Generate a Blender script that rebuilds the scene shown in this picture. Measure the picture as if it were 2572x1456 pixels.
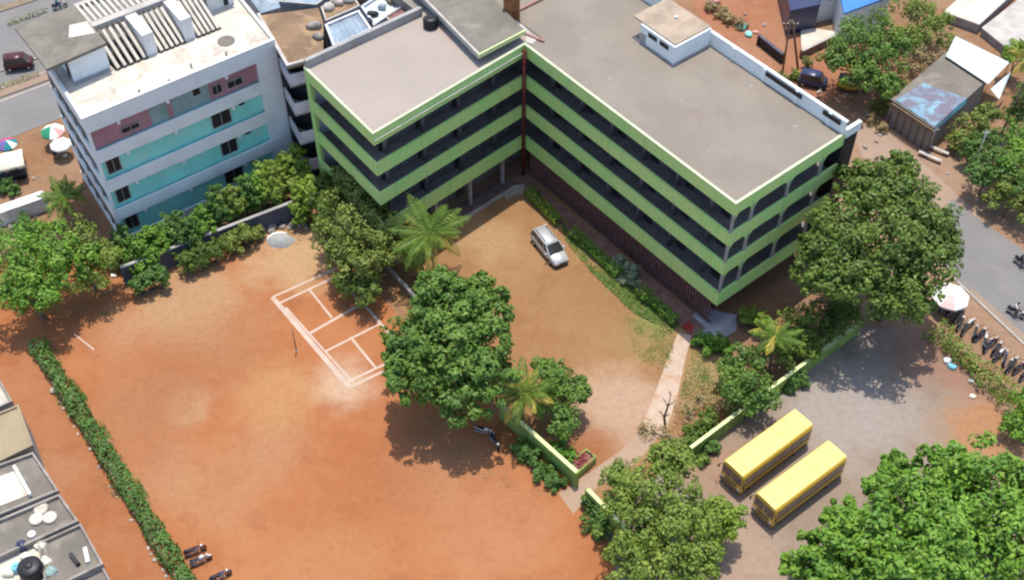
import bpy, math, random
import numpy as np
from mathutils import Vector, Matrix, Euler

for o in list(bpy.data.objects):
    bpy.data.objects.remove(o)
C = bpy.context.scene.collection
SC = bpy.context.scene

# ------------------------------------------------------------------ camera
CAM_H = 90.0
PITCH = 0.8425                       # radians below the horizon
cam_d = bpy.data.cameras.new("camera")
cam_d.sensor_width = 36.0
cam_d.lens = 43.38
cam_d.clip_end = 6000.0
cam = bpy.data.objects.new("camera", cam_d)
C.objects.link(cam)
cam.location = (0, 0, CAM_H)
cam.rotation_euler = (math.pi / 2 - PITCH, 0, 0)
SC.camera = cam

# ------------------------------------------------------------------ sky, sun, exposure
SUN_EL = math.radians(77.5)
SUN_AZ = math.radians(4)             # from +Y towards +X
w = bpy.data.worlds.new("World")
SC.world = w
w.use_nodes = True
nt = w.node_tree
bg = nt.nodes['Background']
sky = nt.nodes.new('ShaderNodeTexSky')
sky.sky_type = 'NISHITA'
sky.sun_disc = False
sky.sun_elevation = SUN_EL
sky.sun_rotation = SUN_AZ
sky.air_density = 1.0
sky.dust_density = 1.5
nt.links.new(sky.outputs[0], bg.inputs[0])
bg.inputs[1].default_value = 0.15
sun_d = bpy.data.lights.new("sun", 'SUN')
sun_d.energy = 2.9
sun_d.angle = math.radians(0.5)
sun_d.color = (1.0, 0.925, 0.80)
sun = bpy.data.objects.new("sun", sun_d)
C.objects.link(sun)
sun.location = (0, 60, 140)
sun.rotation_euler = (-(math.pi / 2 - SUN_EL), 0, -SUN_AZ)
SC.view_settings.view_transform = 'Standard'
SC.view_settings.look = 'None'
SC.view_settings.gamma = 1.0
SC.view_settings.exposure = 0.72
SC.cycles.filter_width = 2.2
SC.cycles.max_bounces = 6

# ------------------------------------------------------------------ helpers
random.seed(7)
RNG = np.random.default_rng(7)
FV = 3099.6
_F = np.array([0, math.cos(PITCH), -math.sin(PITCH)])
_R = np.array([1.0, 0, 0])
_U = np.cross(_R, _F)


def at(x, y, z=0.0):
    """survey point of the photograph (2572 x 1456 grid) at height z -> place in the world"""
    d = _F + _R * (x - 1286) / FV - _U * (y - 728) / FV
    t = (z - CAM_H) / d[2]
    p = np.array([0, 0, CAM_H]) + d * t
    return Vector((p[0], p[1], z))


def a2(x, y, z=0.0):
    p = at(x, y, z)
    return (p.x, p.y)


def mpp(x, y, z=0.0):
    p = np.array(at(x, y, z)) - np.array([0, 0, CAM_H])
    return float(p @ _F) / FV


def props(o, label=None, cat=None, group=None, kind=None):
    if label: o['label'] = label
    if cat: o['category'] = cat
    if group: o['group'] = group
    if kind: o['kind'] = kind
    return o


def thing(name, label, cat, loc=(0, 0, 0), rz=0.0, group=None):
    o = bpy.data.objects.new(name, None)
    C.objects.link(o)
    o.empty_display_size = 0.3
    o.location = loc
    o.rotation_euler = (0, 0, rz)
    return props(o, label, cat, group)


def copy_tree(o, parent=None):
    c = o.copy()
    C.objects.link(c)
    c.parent = parent
    for ch in [x for x in bpy.data.objects if x.parent == o]:
        copy_tree(ch, c)
    return c


class MB:
    """collects shapes, then links them as one mesh object"""
    def __init__(s):
        s.v = []; s.f = []; s.m = []; s.mi = 0; s.sm = []

    def quad(s, *pts):
        n = len(s.v)
        s.v += [tuple(p) for p in pts]
        s.f.append(tuple(range(n, n + len(pts)))); s.m.append(s.mi); s.sm.append(False)

    def grid(s, rows, closed=False, smooth=True, caps=False):
        n = len(s.v); k = len(rows[0])
        for r in rows: s.v += [tuple(p) for p in r]
        for i in range(len(rows) - 1):
            for j in range(k if closed else k - 1):
                j2 = (j + 1) % k
                s.f.append((n + i * k + j, n + i * k + j2, n + (i + 1) * k + j2, n + (i + 1) * k + j))
                s.m.append(s.mi); s.sm.append(smooth)
        if caps:
            s.f.append(tuple(range(n + k - 1, n - 1, -1))); s.m.append(s.mi); s.sm.append(False)
            e = n + (len(rows) - 1) * k
            s.f.append(tuple(range(e, e + k))); s.m.append(s.mi); s.sm.append(False)

    def prism(s, poly, z0, z1):
        a = sum(poly[i][0] * poly[(i + 1) % len(poly)][1] - poly[(i + 1) % len(poly)][0] * poly[i][1] for i in range(len(poly)))
        if a < 0: poly = poly[::-1]
        k = len(poly); n = len(s.v)
        s.v += [(p[0], p[1], z0) for p in poly] + [(p[0], p[1], z1) for p in poly]
        s.f.append(tuple(range(n + k - 1, n - 1, -1))); s.f.append(tuple(range(n + k, n + 2 * k)))
        for i in range(k):
            j = (i + 1) % k
            s.f.append((n + i, n + j, n + k + j, n + k + i))
        s.m += [s.mi] * (k + 2); s.sm += [False] * (k + 2)

    def box(s, c, d, rz=0.0):
        ca, sa = math.cos(rz), math.sin(rz)
        hx, hy = d[0] / 2, d[1] / 2
        s.prism([(c[0] + x * ca - y * sa, c[1] + x * sa + y * ca) for x, y in ((-hx, -hy), (hx, -hy), (hx, hy), (-hx, hy))],
                c[2] - d[2] / 2, c[2] + d[2] / 2)

    def bar(s, p, q, wd, h=None):
        """box along p-q"""
        h = h or wd
        p = Vector(p); q = Vector(q); d = (q - p).normalized()
        up = Vector((0, 0, 1)) if abs(d.z) < 0.95 else Vector((1, 0, 0))
        r = d.cross(up).normalized(); u = r.cross(d)
        ring = lambda c: [c + r * a * wd / 2 + u * b * h / 2 for a, b in ((-1, -1), (1, -1), (1, 1), (-1, 1))]
        s.grid([ring(p), ring(q)], True, False, True)

    def tube(s, pts, rad, n=7, caps=True):
        pts = [Vector(p) for p in pts]
        if not hasattr(rad, '__len__'): rad = [rad] * len(pts)
        rows = []
        for i, p in enumerate(pts):
            d = (pts[min(i + 1, len(pts) - 1)] - pts[max(i - 1, 0)]).normalized()
            up = Vector((0, 0, 1)) if abs(d.z) < 0.9 else Vector((1, 0, 0))
            r = d.cross(up).normalized(); u = r.cross(d)
            rows.append([p + (r * math.cos(2 * math.pi * k / n) + u * math.sin(2 * math.pi * k / n)) * rad[i] for k in range(n)])
        s.grid(rows, True, True, caps)

    def lathe(s, c, prof, n=16):
        """prof = [(r, z)] about a vertical axis"""
        s.grid([[(c[0] + r * math.cos(2 * math.pi * k / n), c[1] + r * math.sin(2 * math.pi * k / n), c[2] + z) for k in range(n)] for r, z in prof], True, True, True)

    def strip(s, pts, d0, d1, z0, z1):
        """wall along an open polyline between two offsets to its left"""
        s.prism(off_line(pts, d0) + off_line(pts, d1)[::-1], z0, z1)

    def build(s, name, mats, parent=None, local=False):
        me = bpy.data.meshes.new(name)
        v = s.v
        if parent is not None and not local:
            o0 = parent.matrix_basis.translation
            pp = parent.parent
            while pp is not None:
                o0 = o0 + pp.matrix_basis.translation; pp = pp.parent
            v = [(p[0] - o0.x, p[1] - o0.y, p[2] - o0.z) for p in v]
        me.from_pydata([tuple(p) for p in v], [], s.f)
        if not isinstance(mats, (list, tuple)): mats = [mats]
        for m in mats: me.materials.append(m)
        me.polygons.foreach_set('material_index', s.m)
        me.polygons.foreach_set('use_smooth', s.sm)
        me.update()
        o = bpy.data.objects.new(name, me)
        C.objects.link(o)
        if parent is not None: o.parent = parent
        return o


def off_line(pts, d):
    P = [Vector((p[0], p[1])) for p in pts]
    out = []
    for i in range(len(P)):
        ns = []
        if i > 0: e = (P[i] - P[i - 1]).normalized(); ns.append(Vector((-e.y, e.x)))
        if i < len(P) - 1: e = (P[i + 1] - P[i]).normalized(); ns.append(Vector((-e.y, e.x)))
        if len(ns) == 1: q = P[i] + ns[0] * d
        else:
            m = (ns[0] + ns[1]).normalized()
            q = P[i] + m * (d / max(0.2, m.dot(ns[0])))
        out.append((q.x, q.y))
    return out


def lerp2(p, q, t): return (p[0] + (q[0] - p[0]) * t, p[1] + (q[1] - p[1]) * t)


# ------------------------------------------------------------------ materials
def new_mat(name, rough=0.85, spec=0.3):
    m = bpy.data.materials.new(name)
    m.use_nodes = True
    b = m.node_tree.nodes['Principled BSDF']
    b.inputs['Roughness'].default_value = rough
    b.inputs['Specular IOR Level'].default_value = spec
    return m, m.node_tree, b


def N(nt, t, **kw):
    n = nt.nodes.new(t)
    for k, v in kw.items(): setattr(n, k, v)
    return n


def noise(nt, vec, scale, detail=4, rough=0.6, dist=0.0):
    n = N(nt, 'ShaderNodeTexNoise')
    n.inputs['Scale'].default_value = scale
    n.inputs['Detail'].default_value = detail
    n.inputs['Roughness'].default_value = rough
    n.inputs['Distortion'].default_value = dist
    nt.links.new(vec, n.inputs['Vector'])
    return n.outputs['Fac']


def sstep(nt, val, a, b):
    n = N(nt, 'ShaderNodeMapRange')
    n.interpolation_type = 'SMOOTHSTEP'
    n.inputs['From Min'].default_value = a
    n.inputs['From Max'].default_value = b
    nt.links.new(val, n.inputs['Value'])
    return n.outputs['Result']


def mixc(nt, fac, a, b, mode='MIX'):
    n = N(nt, 'ShaderNodeMix', data_type='RGBA', blend_type=mode)
    if hasattr(fac, 'links') or not isinstance(fac, (int, float)): nt.links.new(fac, n.inputs[0])
    else: n.inputs[0].default_value = fac
    for i, c in ((6, a), (7, b)):
        if isinstance(c, (tuple, list)): n.inputs[i].default_value = (*c[:3], 1)
        else: nt.links.new(c, n.inputs[i])
    return n.outputs[2]


def mth(nt, op, a, b=None):
    n = N(nt, 'ShaderNodeMath', operation=op)
    for i, c in ((0, a), (1, b)):
        if c is None: continue
        if isinstance(c, (int, float)): n.inputs[i].default_value = c
        else: nt.links.new(c, n.inputs[i])
    return n.outputs[0]


def pos(nt): return N(nt, 'ShaderNodeNewGeometry').outputs['Position']


def bump(nt, b, h, dist=0.05, strength=0.5):
    n = N(nt, 'ShaderNodeBump')
    n.inputs['Distance'].default_value = dist
    n.inputs['Strength'].default_value = strength
    nt.links.new(h, n.inputs['Height'])
    nt.links.new(n.outputs[0], b.inputs['Normal'])


def plain(name, c, rough=0.8, var=0.25, scale=0.7, stain=None, spec=0.3, metal=0.0, thr=(0.52, 0.7)):
    """weathered paint or concrete: broad tone drift, fine grain, optional stains"""
    m, nt, b = new_mat(name, rough, spec)
    p = pos(nt)
    n1 = noise(nt, p, scale, 5)
    n2 = noise(nt, p, scale * 9, 3)
    dark = tuple(x * (1 - var) for x in c); lite = tuple(min(0.95, x * (1 + var * 0.6)) for x in c)
    col = mixc(nt, sstep(nt, n1, 0.3, 0.7), dark, lite)
    col = mixc(nt, mth(nt, 'MULTIPLY', sstep(nt, n2, 0.4, 0.75), 0.35), col, dark)
    if stain:
        n3 = noise(nt, p, scale * 0.55 + 0.1, 6, 0.7, 0.6)
        col = mixc(nt, sstep(nt, n3, *thr), col, stain)
    nt.links.new(col, b.inputs['Base Color'])
    b.inputs['Metallic'].default_value = metal
    return m


def blob_mask(nt, p, c, r, soft, nz):
    d = N(nt, 'ShaderNodeVectorMath', operation='DISTANCE')
    nt.links.new(p, d.inputs[0]); d.inputs[1].default_value = (c[0], c[1], 0)
    v = mth(nt, 'ADD', d.outputs['Value'], mth(nt, 'MULTIPLY', mth(nt, 'SUBTRACT', nz, 0.5), r * 1.6))
    o = sstep(nt, v, r - soft, r + soft)
    return mth(nt, 'SUBTRACT', 1.0, o)


def soil(name, base, lite, dark, patches=(), scale=1.0, grain=0.5, streak=None):
    base, lite, dark = [(c[0] * 0.68, c[1] * 0.61, c[2] * 0.56) for c in (base, lite, dark)]
    m, nt, b = new_mat(name, 0.95, 0.1)
    p = pos(nt)
    n1 = noise(nt, p, 0.075 * scale, 6, 0.62, 0.1)
    n2 = noise(nt, p, 0.32 * scale, 5, 0.65, 0.15)
    n3 = noise(nt, p, 1.9, 5, 0.7)
    n4 = noise(nt, p, 7.0, 3, 0.6)
    col = mixc(nt, sstep(nt, n1, 0.36, 0.66), base, lite)
    col = mixc(nt, mth(nt, 'MULTIPLY', sstep(nt, n2, 0.5, 0.72), 0.55), col, dark)
    col = mixc(nt, mth(nt, 'MULTIPLY', sstep(nt, n3, 0.45, 0.75), 0.6 * grain), col, dark)
    col = mixc(nt, mth(nt, 'MULTIPLY', sstep(nt, n4, 0.45, 0.8), 0.3 * grain), col, lite)
    n5 = noise(nt, p, 0.75, 4, 0.7)
    col = mixc(nt, mth(nt, 'MULTIPLY', sstep(nt, n5, 0.48, 0.66), 0.6), col, lite)
    mp_ = N(nt, 'ShaderNodeMapping'); mp_.inputs['Rotation'].default_value = (0, 0, -0.75); mp_.inputs['Scale'].default_value = (0.22, 1.2, 1.0); nt.links.new(p, mp_.inputs['Vector'])
    ns = noise(nt, mp_.outputs[0], 1.0, 4, 0.65, 0.3)
    col = mixc(nt, mth(nt, 'MULTIPLY', sstep(nt, ns, 0.55, 0.72), 0.25), col, lite)
    col = mixc(nt, mth(nt, 'MULTIPLY', sstep(nt, ns, 0.44, 0.30), 0.14), col, dark)
    n6 = noise(nt, p, 0.17 * scale, 5, 0.7, 0.2)
    col = mixc(nt, mth(nt, 'MULTIPLY', sstep(nt, n6, 0.54, 0.68), 0.45), col, dark)
    n7 = noise(nt, p, 16.0, 2, 0.6)
    col = mixc(nt, mth(nt, 'MULTIPLY', sstep(nt, n7, 0.55, 0.7), 0.35), col, dark)
    for (c, r, soft, tint, amt) in patches:
        mk = blob_mask(nt, p, c, r, soft, n2)
        tint = (tint[0] * 0.60, tint[1] * 0.56, tint[2] * 0.54)
        tex = mixc(nt, sstep(nt, n3, 0.35, 0.75), tint, tuple(x * 0.8 for x in tint))
        col = mixc(nt, mth(nt, 'MULTIPLY', mk, amt), col, tex)
    nt.links.new(col, b.inputs['Base Color'])
    bump(nt, b, n3, 0.06, 0.35)
    return m


def leafy(name, dark, lite, tip=None, scale=0.5):
    m, nt, b = new_mat(name, 0.55, 0.35)
    p = pos(nt)
    n1 = noise(nt, p, scale, 3)
    n2 = noise(nt, p, scale * 5, 2)
    isl = N(nt, 'ShaderNodeNewGeometry').outputs['Random Per Island']
    col = mixc(nt, sstep(nt, n1, 0.3, 0.7), dark, lite)
    col = mixc(nt, mth(nt, 'MULTIPLY', isl, 0.6), col, dark)
    if tip: col = mixc(nt, mth(nt, 'MULTIPLY', sstep(nt, n2, 0.55, 0.75), 0.75), col, tip)
    nt.links.new(col, b.inputs['Base Color'])
    tr = N(nt, 'ShaderNodeBsdfTranslucent')
    nt.links.new(col, tr.inputs['Color'])
    mx = N(nt, 'ShaderNodeMixShader'); mx.inputs[0].default_value = 0.2
    nt.links.new(b.outputs[0], mx.inputs[1]); nt.links.new(tr.outputs[0], mx.inputs[2])
    nt.links.new(mx.outputs[0], nt.nodes['Material Output'].inputs['Surface'])
    return m


M = {}
m, nt, b = new_mat('green_paint', 0.7, 0.3)
p = pos(nt)
mp_ = N(nt, 'ShaderNodeMapping'); mp_.inputs['Scale'].default_value = (2.6, 2.6, 0.22); nt.links.new(p, mp_.inputs['Vector'])
st_ = noise(nt, mp_.outputs[0], 1.0, 5, 0.7)
col = mixc(nt, sstep(nt, noise(nt, p, 0.35, 5), 0.35, 0.68), (0.41, 0.70, 0.23), (0.52, 0.70, 0.25))
col = mixc(nt, mth(nt, 'MULTIPLY', sstep(nt, st_, 0.50, 0.70), 0.40), col, (0.27, 0.42, 0.15))
col = mixc(nt, mth(nt, 'MULTIPLY', sstep(nt, noise(nt, p, 2.4, 4), 0.58, 0.74), 0.35), col, (0.52, 0.64, 0.34))
nt.links.new(col, b.inputs['Base Color'])
M['green'] = m
M['coping'] = plain('coping_paint', (0.496, 0.528, 0.384), 0.8, 0.15)
M['white'] = plain('white_paint', (0.72, 0.74, 0.74), 0.7, 0.15, 0.5, (0.52, 0.52, 0.48))
M['paleblue'] = plain('pale_blue_grey_paint', (0.74, 0.80, 0.82), 0.75, 0.06, 0.5, (0.62, 0.69, 0.70))
M['turq'] = plain('turquoise_paint', (0.27, 0.74, 0.68), 0.7, 0.10, 0.5, (0.36, 0.68, 0.60))
M['mauve'] = plain('mauve_paint', (0.38, 0.20, 0.23), 0.7, 0.15, 0.6, (0.34, 0.22, 0.23))
M['greyteal'] = plain('grey_teal_paint', (0.24, 0.36, 0.35), 0.7, 0.2, 0.6)
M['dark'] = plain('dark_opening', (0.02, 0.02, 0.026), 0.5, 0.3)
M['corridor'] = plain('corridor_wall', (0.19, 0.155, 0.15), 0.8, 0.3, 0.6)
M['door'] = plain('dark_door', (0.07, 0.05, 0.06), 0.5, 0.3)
M['soffit'] = plain('slab_concrete', (0.24, 0.22, 0.2), 0.9, 0.2)
M['roofgrey'] = plain('roof_screed_grey', (0.235, 0.203, 0.168), 0.95, 0.10, 0.2, (0.205, 0.172, 0.145), thr=(0.52, 0.72))
M['roofpink'] = plain('roof_screed_pinkish', (0.329, 0.283, 0.252), 0.95, 0.05, 0.15, (0.343, 0.287, 0.259))
M['roofold'] = plain('old_roof_concrete', (0.182, 0.164, 0.140), 0.95, 0.22, 0.35, (0.238, 0.217, 0.182))
M['roofwhite'] = plain('whitewashed_roof', (0.56, 0.52, 0.45), 0.9, 0.12, 0.55, (0.36, 0.30, 0.24), thr=(0.50, 0.72))
M['roofbrown'] = plain('brown_earthy_roof', (0.224, 0.148, 0.092), 0.95, 0.3, 0.3, (0.336, 0.232, 0.136), thr=(0.48, 0.66))
M['khaki'] = plain('khaki_roof', (0.322, 0.266, 0.168), 0.95, 0.15, 0.3, (0.280, 0.231, 0.154))
M['dirtycap'] = plain('stained_parapet_top', (0.30, 0.27, 0.24), 0.95, 0.25, 0.7, (0.20, 0.17, 0.15), thr=(0.45, 0.65))
M['lilac'] = plain('lilac_white_paint', (0.575, 0.575, 0.638), 0.8, 0.2, 0.6)
M['wallgrey'] = plain('grey_plaster', (0.336, 0.328, 0.320), 0.9, 0.2, 0.5, (0.224, 0.216, 0.208))
M['redpipe'] = plain('dark_red_paint', (0.12, 0.022, 0.018), 0.6, 0.2)
M['brick'] = plain('red_brown_brick', (0.218, 0.111, 0.103), 0.9, 0.3, 2.0)
M['limewall'] = plain('lime_green_wall', (0.24, 0.36, 0.09), 0.8, 0.22, 0.6, (0.18, 0.24, 0.08))
M['limecap'] = plain('pale_lime_coping', (0.62, 0.70, 0.34), 0.8, 0.15)
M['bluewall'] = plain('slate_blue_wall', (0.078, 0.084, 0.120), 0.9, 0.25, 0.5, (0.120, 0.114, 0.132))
M['walltop'] = plain('wall_capping', (0.440, 0.416, 0.384), 0.9, 0.2)
M['asphalt'] = plain('worn_asphalt', (0.185, 0.178, 0.175), 0.92, 0.10, 0.25, (0.210, 0.196, 0.185))
M['kerbstone'] = plain('dusty_kerb', (0.364, 0.322, 0.280), 0.95, 0.2)
M['stone'] = plain('pale_stone', (0.434, 0.385, 0.336), 0.95, 0.3, 1.5)
M['rubble'] = plain('rubble_stone', (0.294, 0.266, 0.245), 0.95, 0.45, 1.2, (0.175, 0.140, 0.119))
M['bluesheet'] = plain('blue_sheet_roof', (0.05, 0.19, 0.48), 0.5, 0.2, 0.4)
M['steelsheet'] = plain('blue_grey_metal_sheet', (0.24, 0.31, 0.38), 0.45, 0.3, 0.5, (0.36, 0.40, 0.44))
M['whitesheet'] = plain('white_metal_sheet', (0.544, 0.641, 0.641), 0.5, 0.06, 0.5)
M['tarp'] = plain('blue_tarpaulin', (0.20, 0.36, 0.47), 0.5, 0.3, 0.5, (0.15, 0.14, 0.18), thr=(0.36, 0.54))
M['cyan'] = plain('cyan_plastic', (0.22, 0.58, 0.72), 0.5, 0.15)
M['wood'] = plain('weathered_wood', (0.20, 0.14, 0.09), 0.9, 0.3, 2.0)
M['rust'] = plain('rust_brown_sheet', (0.30, 0.13, 0.05), 0.8, 0.35, 1.5)
M['bark'] = plain('bark', (0.17, 0.13, 0.095), 0.95, 0.35, 2.0)
M['palmbark'] = plain('palm_bark', (0.27, 0.20, 0.14), 0.95, 0.3, 3.0)
M['yellow'] = plain('bus_yellow', (0.62, 0.40, 0.04), 0.4, 0.12, 1.2, spec=0.5)
M['yellowroof'] = plain('pale_roof_yellow', (0.76, 0.66, 0.18), 0.5, 0.09, 1.3, spec=0.4)  # paler yellow than the bus body
M['glass'] = plain('dark_glass', (0.03, 0.03, 0.035), 0.08, 0.2, spec=0.8)
M['busglass'] = plain('tinted_bus_glass', (0.07, 0.05, 0.07), 0.12, 0.2, spec=0.7)
M['rubber'] = plain('black_rubber', (0.018, 0.018, 0.018), 0.8, 0.2)
M['blackplastic'] = plain('black_plastic', (0.022, 0.022, 0.024), 0.45, 0.2)
M['silver'] = plain('silver_car_paint', (0.50, 0.51, 0.53), 0.3, 0.06, 0.8, spec=0.6, metal=0.25)
M['chrome'] = plain('metal_grey', (0.5, 0.5, 0.5), 0.35, 0.15, metal=0.7)
M['lamp'] = plain('headlamp_lens', (0.75, 0.75, 0.72), 0.15, 0.05, spec=0.7)
M['redlens'] = plain('red_lens', (0.4, 0.02, 0.02), 0.2, 0.05)
M['bikered'] = plain('maroon_paint', (0.072, 0.012, 0.015), 0.35, 0.1, spec=0.5)
M['bikeblue'] = plain('dark_blue_paint', (0.03, 0.04, 0.10), 0.35, 0.1, spec=0.5)
M['bikewhite'] = plain('scooter_white', (0.62, 0.62, 0.62), 0.35, 0.1, spec=0.5)
M['skin'] = plain('skin', (0.24, 0.13, 0.08), 0.6, 0.1)
M['shirtw'] = plain('white_cotton', (0.72, 0.72, 0.72), 0.9, 0.08)
M['shirtb'] = plain('dark_cotton', (0.04, 0.045, 0.07), 0.9, 0.1)
M['shirtt'] = plain('teal_cotton', (0.05, 0.22, 0.22), 0.9, 0.1)
M['hair'] = plain('black_hair', (0.012, 0.01, 0.01), 0.6, 0.1)
M['cream'] = plain('cream_canvas', (0.720, 0.693, 0.558), 0.9, 0.1, 0.8)
M['canvasw'] = plain('white_canvas', (0.756, 0.747, 0.720), 0.9, 0.05, 0.8)
M['canvasp'] = plain('pink_canvas', (0.72, 0.34, 0.32), 0.9, 0.08)
M['canvaspp'] = plain('pale_pink_canvas', (0.74, 0.56, 0.53), 0.9, 0.05)
M['canvasg'] = plain('green_canvas', (0.030, 0.247, 0.135), 0.9, 0.08)
M['canvasm'] = plain('magenta_canvas', (0.495, 0.038, 0.165), 0.9, 0.08)
M['canvasb'] = plain('violet_canvas', (0.150, 0.120, 0.315), 0.9, 0.08)
M['canvast'] = plain('teal_canvas', (0.022, 0.210, 0.255), 0.9, 0.08)
M['paint'] = plain('faded_white_line', (0.490, 0.380, 0.312), 0.95, 0.12, 0.8, (0.395, 0.239, 0.146), thr=(0.55, 0.72))
M['carpet'] = plain('red_step', (0.28, 0.03, 0.03), 0.9, 0.2)
M['flowers'] = plain('red_flowers', (0.42, 0.06, 0.09), 0.8, 0.3, 4)

L = {}
L['mango'] = leafy('mango_leaves', (0.068, 0.152, 0.026), (0.173, 0.294, 0.043), (0.297, 0.394, 0.072))
L['bright'] = leafy('bright_leaves', (0.090, 0.212, 0.026), (0.198, 0.368, 0.035), (0.359, 0.483, 0.059))
L['dark'] = leafy('dark_leaves', (0.073, 0.131, 0.024), (0.161, 0.245, 0.035), (0.276, 0.351, 0.059))
L['olive'] = leafy('olive_leaves', (0.116, 0.185, 0.027), (0.242, 0.327, 0.047), (0.400, 0.479, 0.087))
L['drab'] = leafy('drab_olive_leaves', (0.112, 0.161, 0.029), (0.257, 0.322, 0.062), (0.514, 0.580, 0.132))
L['lime'] = leafy('yellow_green_leaves', (0.120, 0.206, 0.025), (0.267, 0.398, 0.042), (0.394, 0.485, 0.070))
L['hedge'] = leafy('hedge_leaves', (0.061, 0.135, 0.027), (0.123, 0.245, 0.047), (0.193, 0.333, 0.068), 1.0)
L['dry'] = leafy('dry_leaves', (0.262, 0.199, 0.092), (0.461, 0.368, 0.169), (0.646, 0.522, 0.262))
L['palm'] = leafy('palm_leaflets', (0.085, 0.166, 0.026), (0.206, 0.315, 0.045), (0.342, 0.415, 0.077), 0.8)
L['palmy'] = leafy('yellowing_palm_leaflets', (0.376, 0.326, 0.056), (0.600, 0.501, 0.099), (0.626, 0.451, 0.085), 0.8)
L['agave'] = leafy('grey_green_leaves', (0.205, 0.256, 0.154), (0.333, 0.384, 0.243), None, 1.0)
L['grass'] = leafy('grass_blades', (0.102, 0.179, 0.032), (0.205, 0.282, 0.064), (0.384, 0.346, 0.141), 0.6)
# ------------------------------------------------------------------ foliage
def leaf_mesh(name, P, Nn, size, mat, parent=None, aspect=0.55, loc=None):
    """one small folded leaf blade (two triangles) per point"""
    n = len(P)
    Nn = Nn / (np.linalg.norm(Nn, axis=1, keepdims=True) + 1e-9)
    r = RNG.normal(size=(n, 3))
    T = np.cross(Nn, r); T /= np.linalg.norm(T, axis=1, keepdims=True) + 1e-9
    B = np.cross(Nn, T)
    L_ = (size * RNG.uniform(0.65, 1.35, n))[:, None]
    W_ = L_ * aspect
    droop = Nn * L_ * 0.12
    v = np.stack([P - T * L_ * 0.5 - droop, P + B * W_ * 0.5, P + T * L_ * 0.5 - droop, P - B * W_ * 0.5], 1).reshape(-1, 3)
    if parent is not None:
        o0 = parent.matrix_basis.translation
        v = v - np.array([o0.x, o0.y, o0.z])
    me = bpy.data.meshes.new(name)
    me.vertices.add(4 * n); me.vertices.foreach_set('co', v.astype(np.float32).ravel())
    me.loops.add(4 * n); me.loops.foreach_set('vertex_index', np.arange(4 * n, dtype=np.int32))
    me.polygons.add(n)
    me.polygons.foreach_set('loop_start', np.arange(0, 4 * n, 4, dtype=np.int32))
    me.polygons.foreach_set('loop_total', np.full(n, 4, dtype=np.int32))
    me.materials.append(mat)
    me.update(calc_edges=True)
    o = bpy.data.objects.new(name, me)
    C.objects.link(o)
    if parent is not None: o.parent = parent
    return o


def clump_points(blobs, rc=0.28, per=70, cover=1.0, low=-0.45, inner=0.3):
    """leaf positions and normals: clumps spread over each lobe of the crown"""
    Ps, Ns = [], []
    for (c, R) in blobs:
        c = np.array(c)
        r = max(0.28, rc * R) if rc < 1 else rc
        k = max(5, int(cover * 2.05 * (R / r) ** 2))
        d = RNG.normal(size=(k * 3, 3)); d /= np.linalg.norm(d, axis=1, keepdims=True)
        d = d[d[:, 2] > low][:k]
        cc = c + d * (R * np.where(RNG.random(len(d)) < .16, RNG.uniform(1.02, 1.18, len(d)), RNG.uniform(0.58, 1.02, len(d))))[:, None] * np.array([1, 1, 0.85])
        for q, dd in zip(cc, d):
            rr = r * RNG.uniform(0.6, 1.3)
            m = int(per * (rr / r) ** 2)
            e = RNG.normal(size=(m, 3)); e /= np.linalg.norm(e, axis=1, keepdims=True)
            pts = q + e * (rr * RNG.uniform(0.55, 1.0, m))[:, None]
            Ps.append(pts)
            Ns.append(e * 0.7 + dd * 0.35 + np.array([0, 0, 0.45]) + RNG.normal(size=(m, 3)) * 0.35)
        m = int(inner * per * len(cc))
        e = RNG.normal(size=(m, 3)); e /= np.linalg.norm(e, axis=1, keepdims=True)
        Ps.append(c + e * (R * RNG.uniform(0.2, 0.8, m))[:, None])
        Ns.append(e + RNG.normal(size=(m, 3)) * 0.5)
    P = np.concatenate(Ps); n = np.concatenate(Ns)
    k = P[:, 2] > 0.08
    return P[k], n[k]


def wobble(a, b, n=4, amp=0.08):
    a = Vector(a); b = Vector(b); l = (b - a).length
    return [a] + [a.lerp(b, i / n) + Vector((random.uniform(-1, 1), random.uniform(-1, 1), 0)) * l * amp for i in range(1, n)] + [b]


def tree(name, label, cat, base, blobs, leaf, size=0.34, rc=0.28, per=70, cover=1.0, low=-0.45, inner=0.3, trunk=0.22, group=None, fork=0.45, bark='bark', aspect=0.55):
    """blobs: (px, py, z, radius_px) surveyed lobes of the crown; base: ground point (px, py) or None under the lobes"""
    B = [(at(x, y, z), r * mpp(x, y, z)) for x, y, z, r in blobs]
    if base is None:
        b = sum((q for q, r in B), Vector()) / len(B); base = Vector((b.x, b.y, 0))
    else: base = at(*base)
    t = thing(name, label, cat, base, group=group)
    P, Nn = clump_points([((q.x, q.y, q.z), r) for q, r in B], rc, per, cover, low, inner)
    leaf_mesh('crown', P, Nn, size, leaf if not isinstance(leaf, str) else L[leaf], t, aspect)
    mb = MB()
    zt = min(q.z for q, r in B) * fork
    top = base + Vector((random.uniform(-.2, .2), random.uniform(-.2, .2), max(0.25, zt)))
    mb.tube([base - Vector((0, 0, 0.1))] + wobble(base + Vector((0, 0, 0.15)), top, 3, 0.05), [trunk * 1.35, trunk * 1.1, trunk, trunk * .92, trunk * .85], 8)
    for q, r in B:
        mb.tube(wobble(top - Vector((0, 0, 0.1)), q + Vector((0, 0, r * 0.35)), 4, 0.07), [trunk * .75, trunk * .55, trunk * .4, trunk * .27, trunk * .12], 6)
        for _ in range(3):
            d = Vector((random.uniform(-1, 1), random.uniform(-1, 1), random.uniform(0, .9))).normalized()
            mb.tube(wobble(top.lerp(q, 0.6), q + d * r * 0.75, 3, 0.08), [trunk * .4, trunk * .28, trunk * .18, trunk * .07], 5)
    mb.build('trunk', M[bark], t)
    return t


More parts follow.
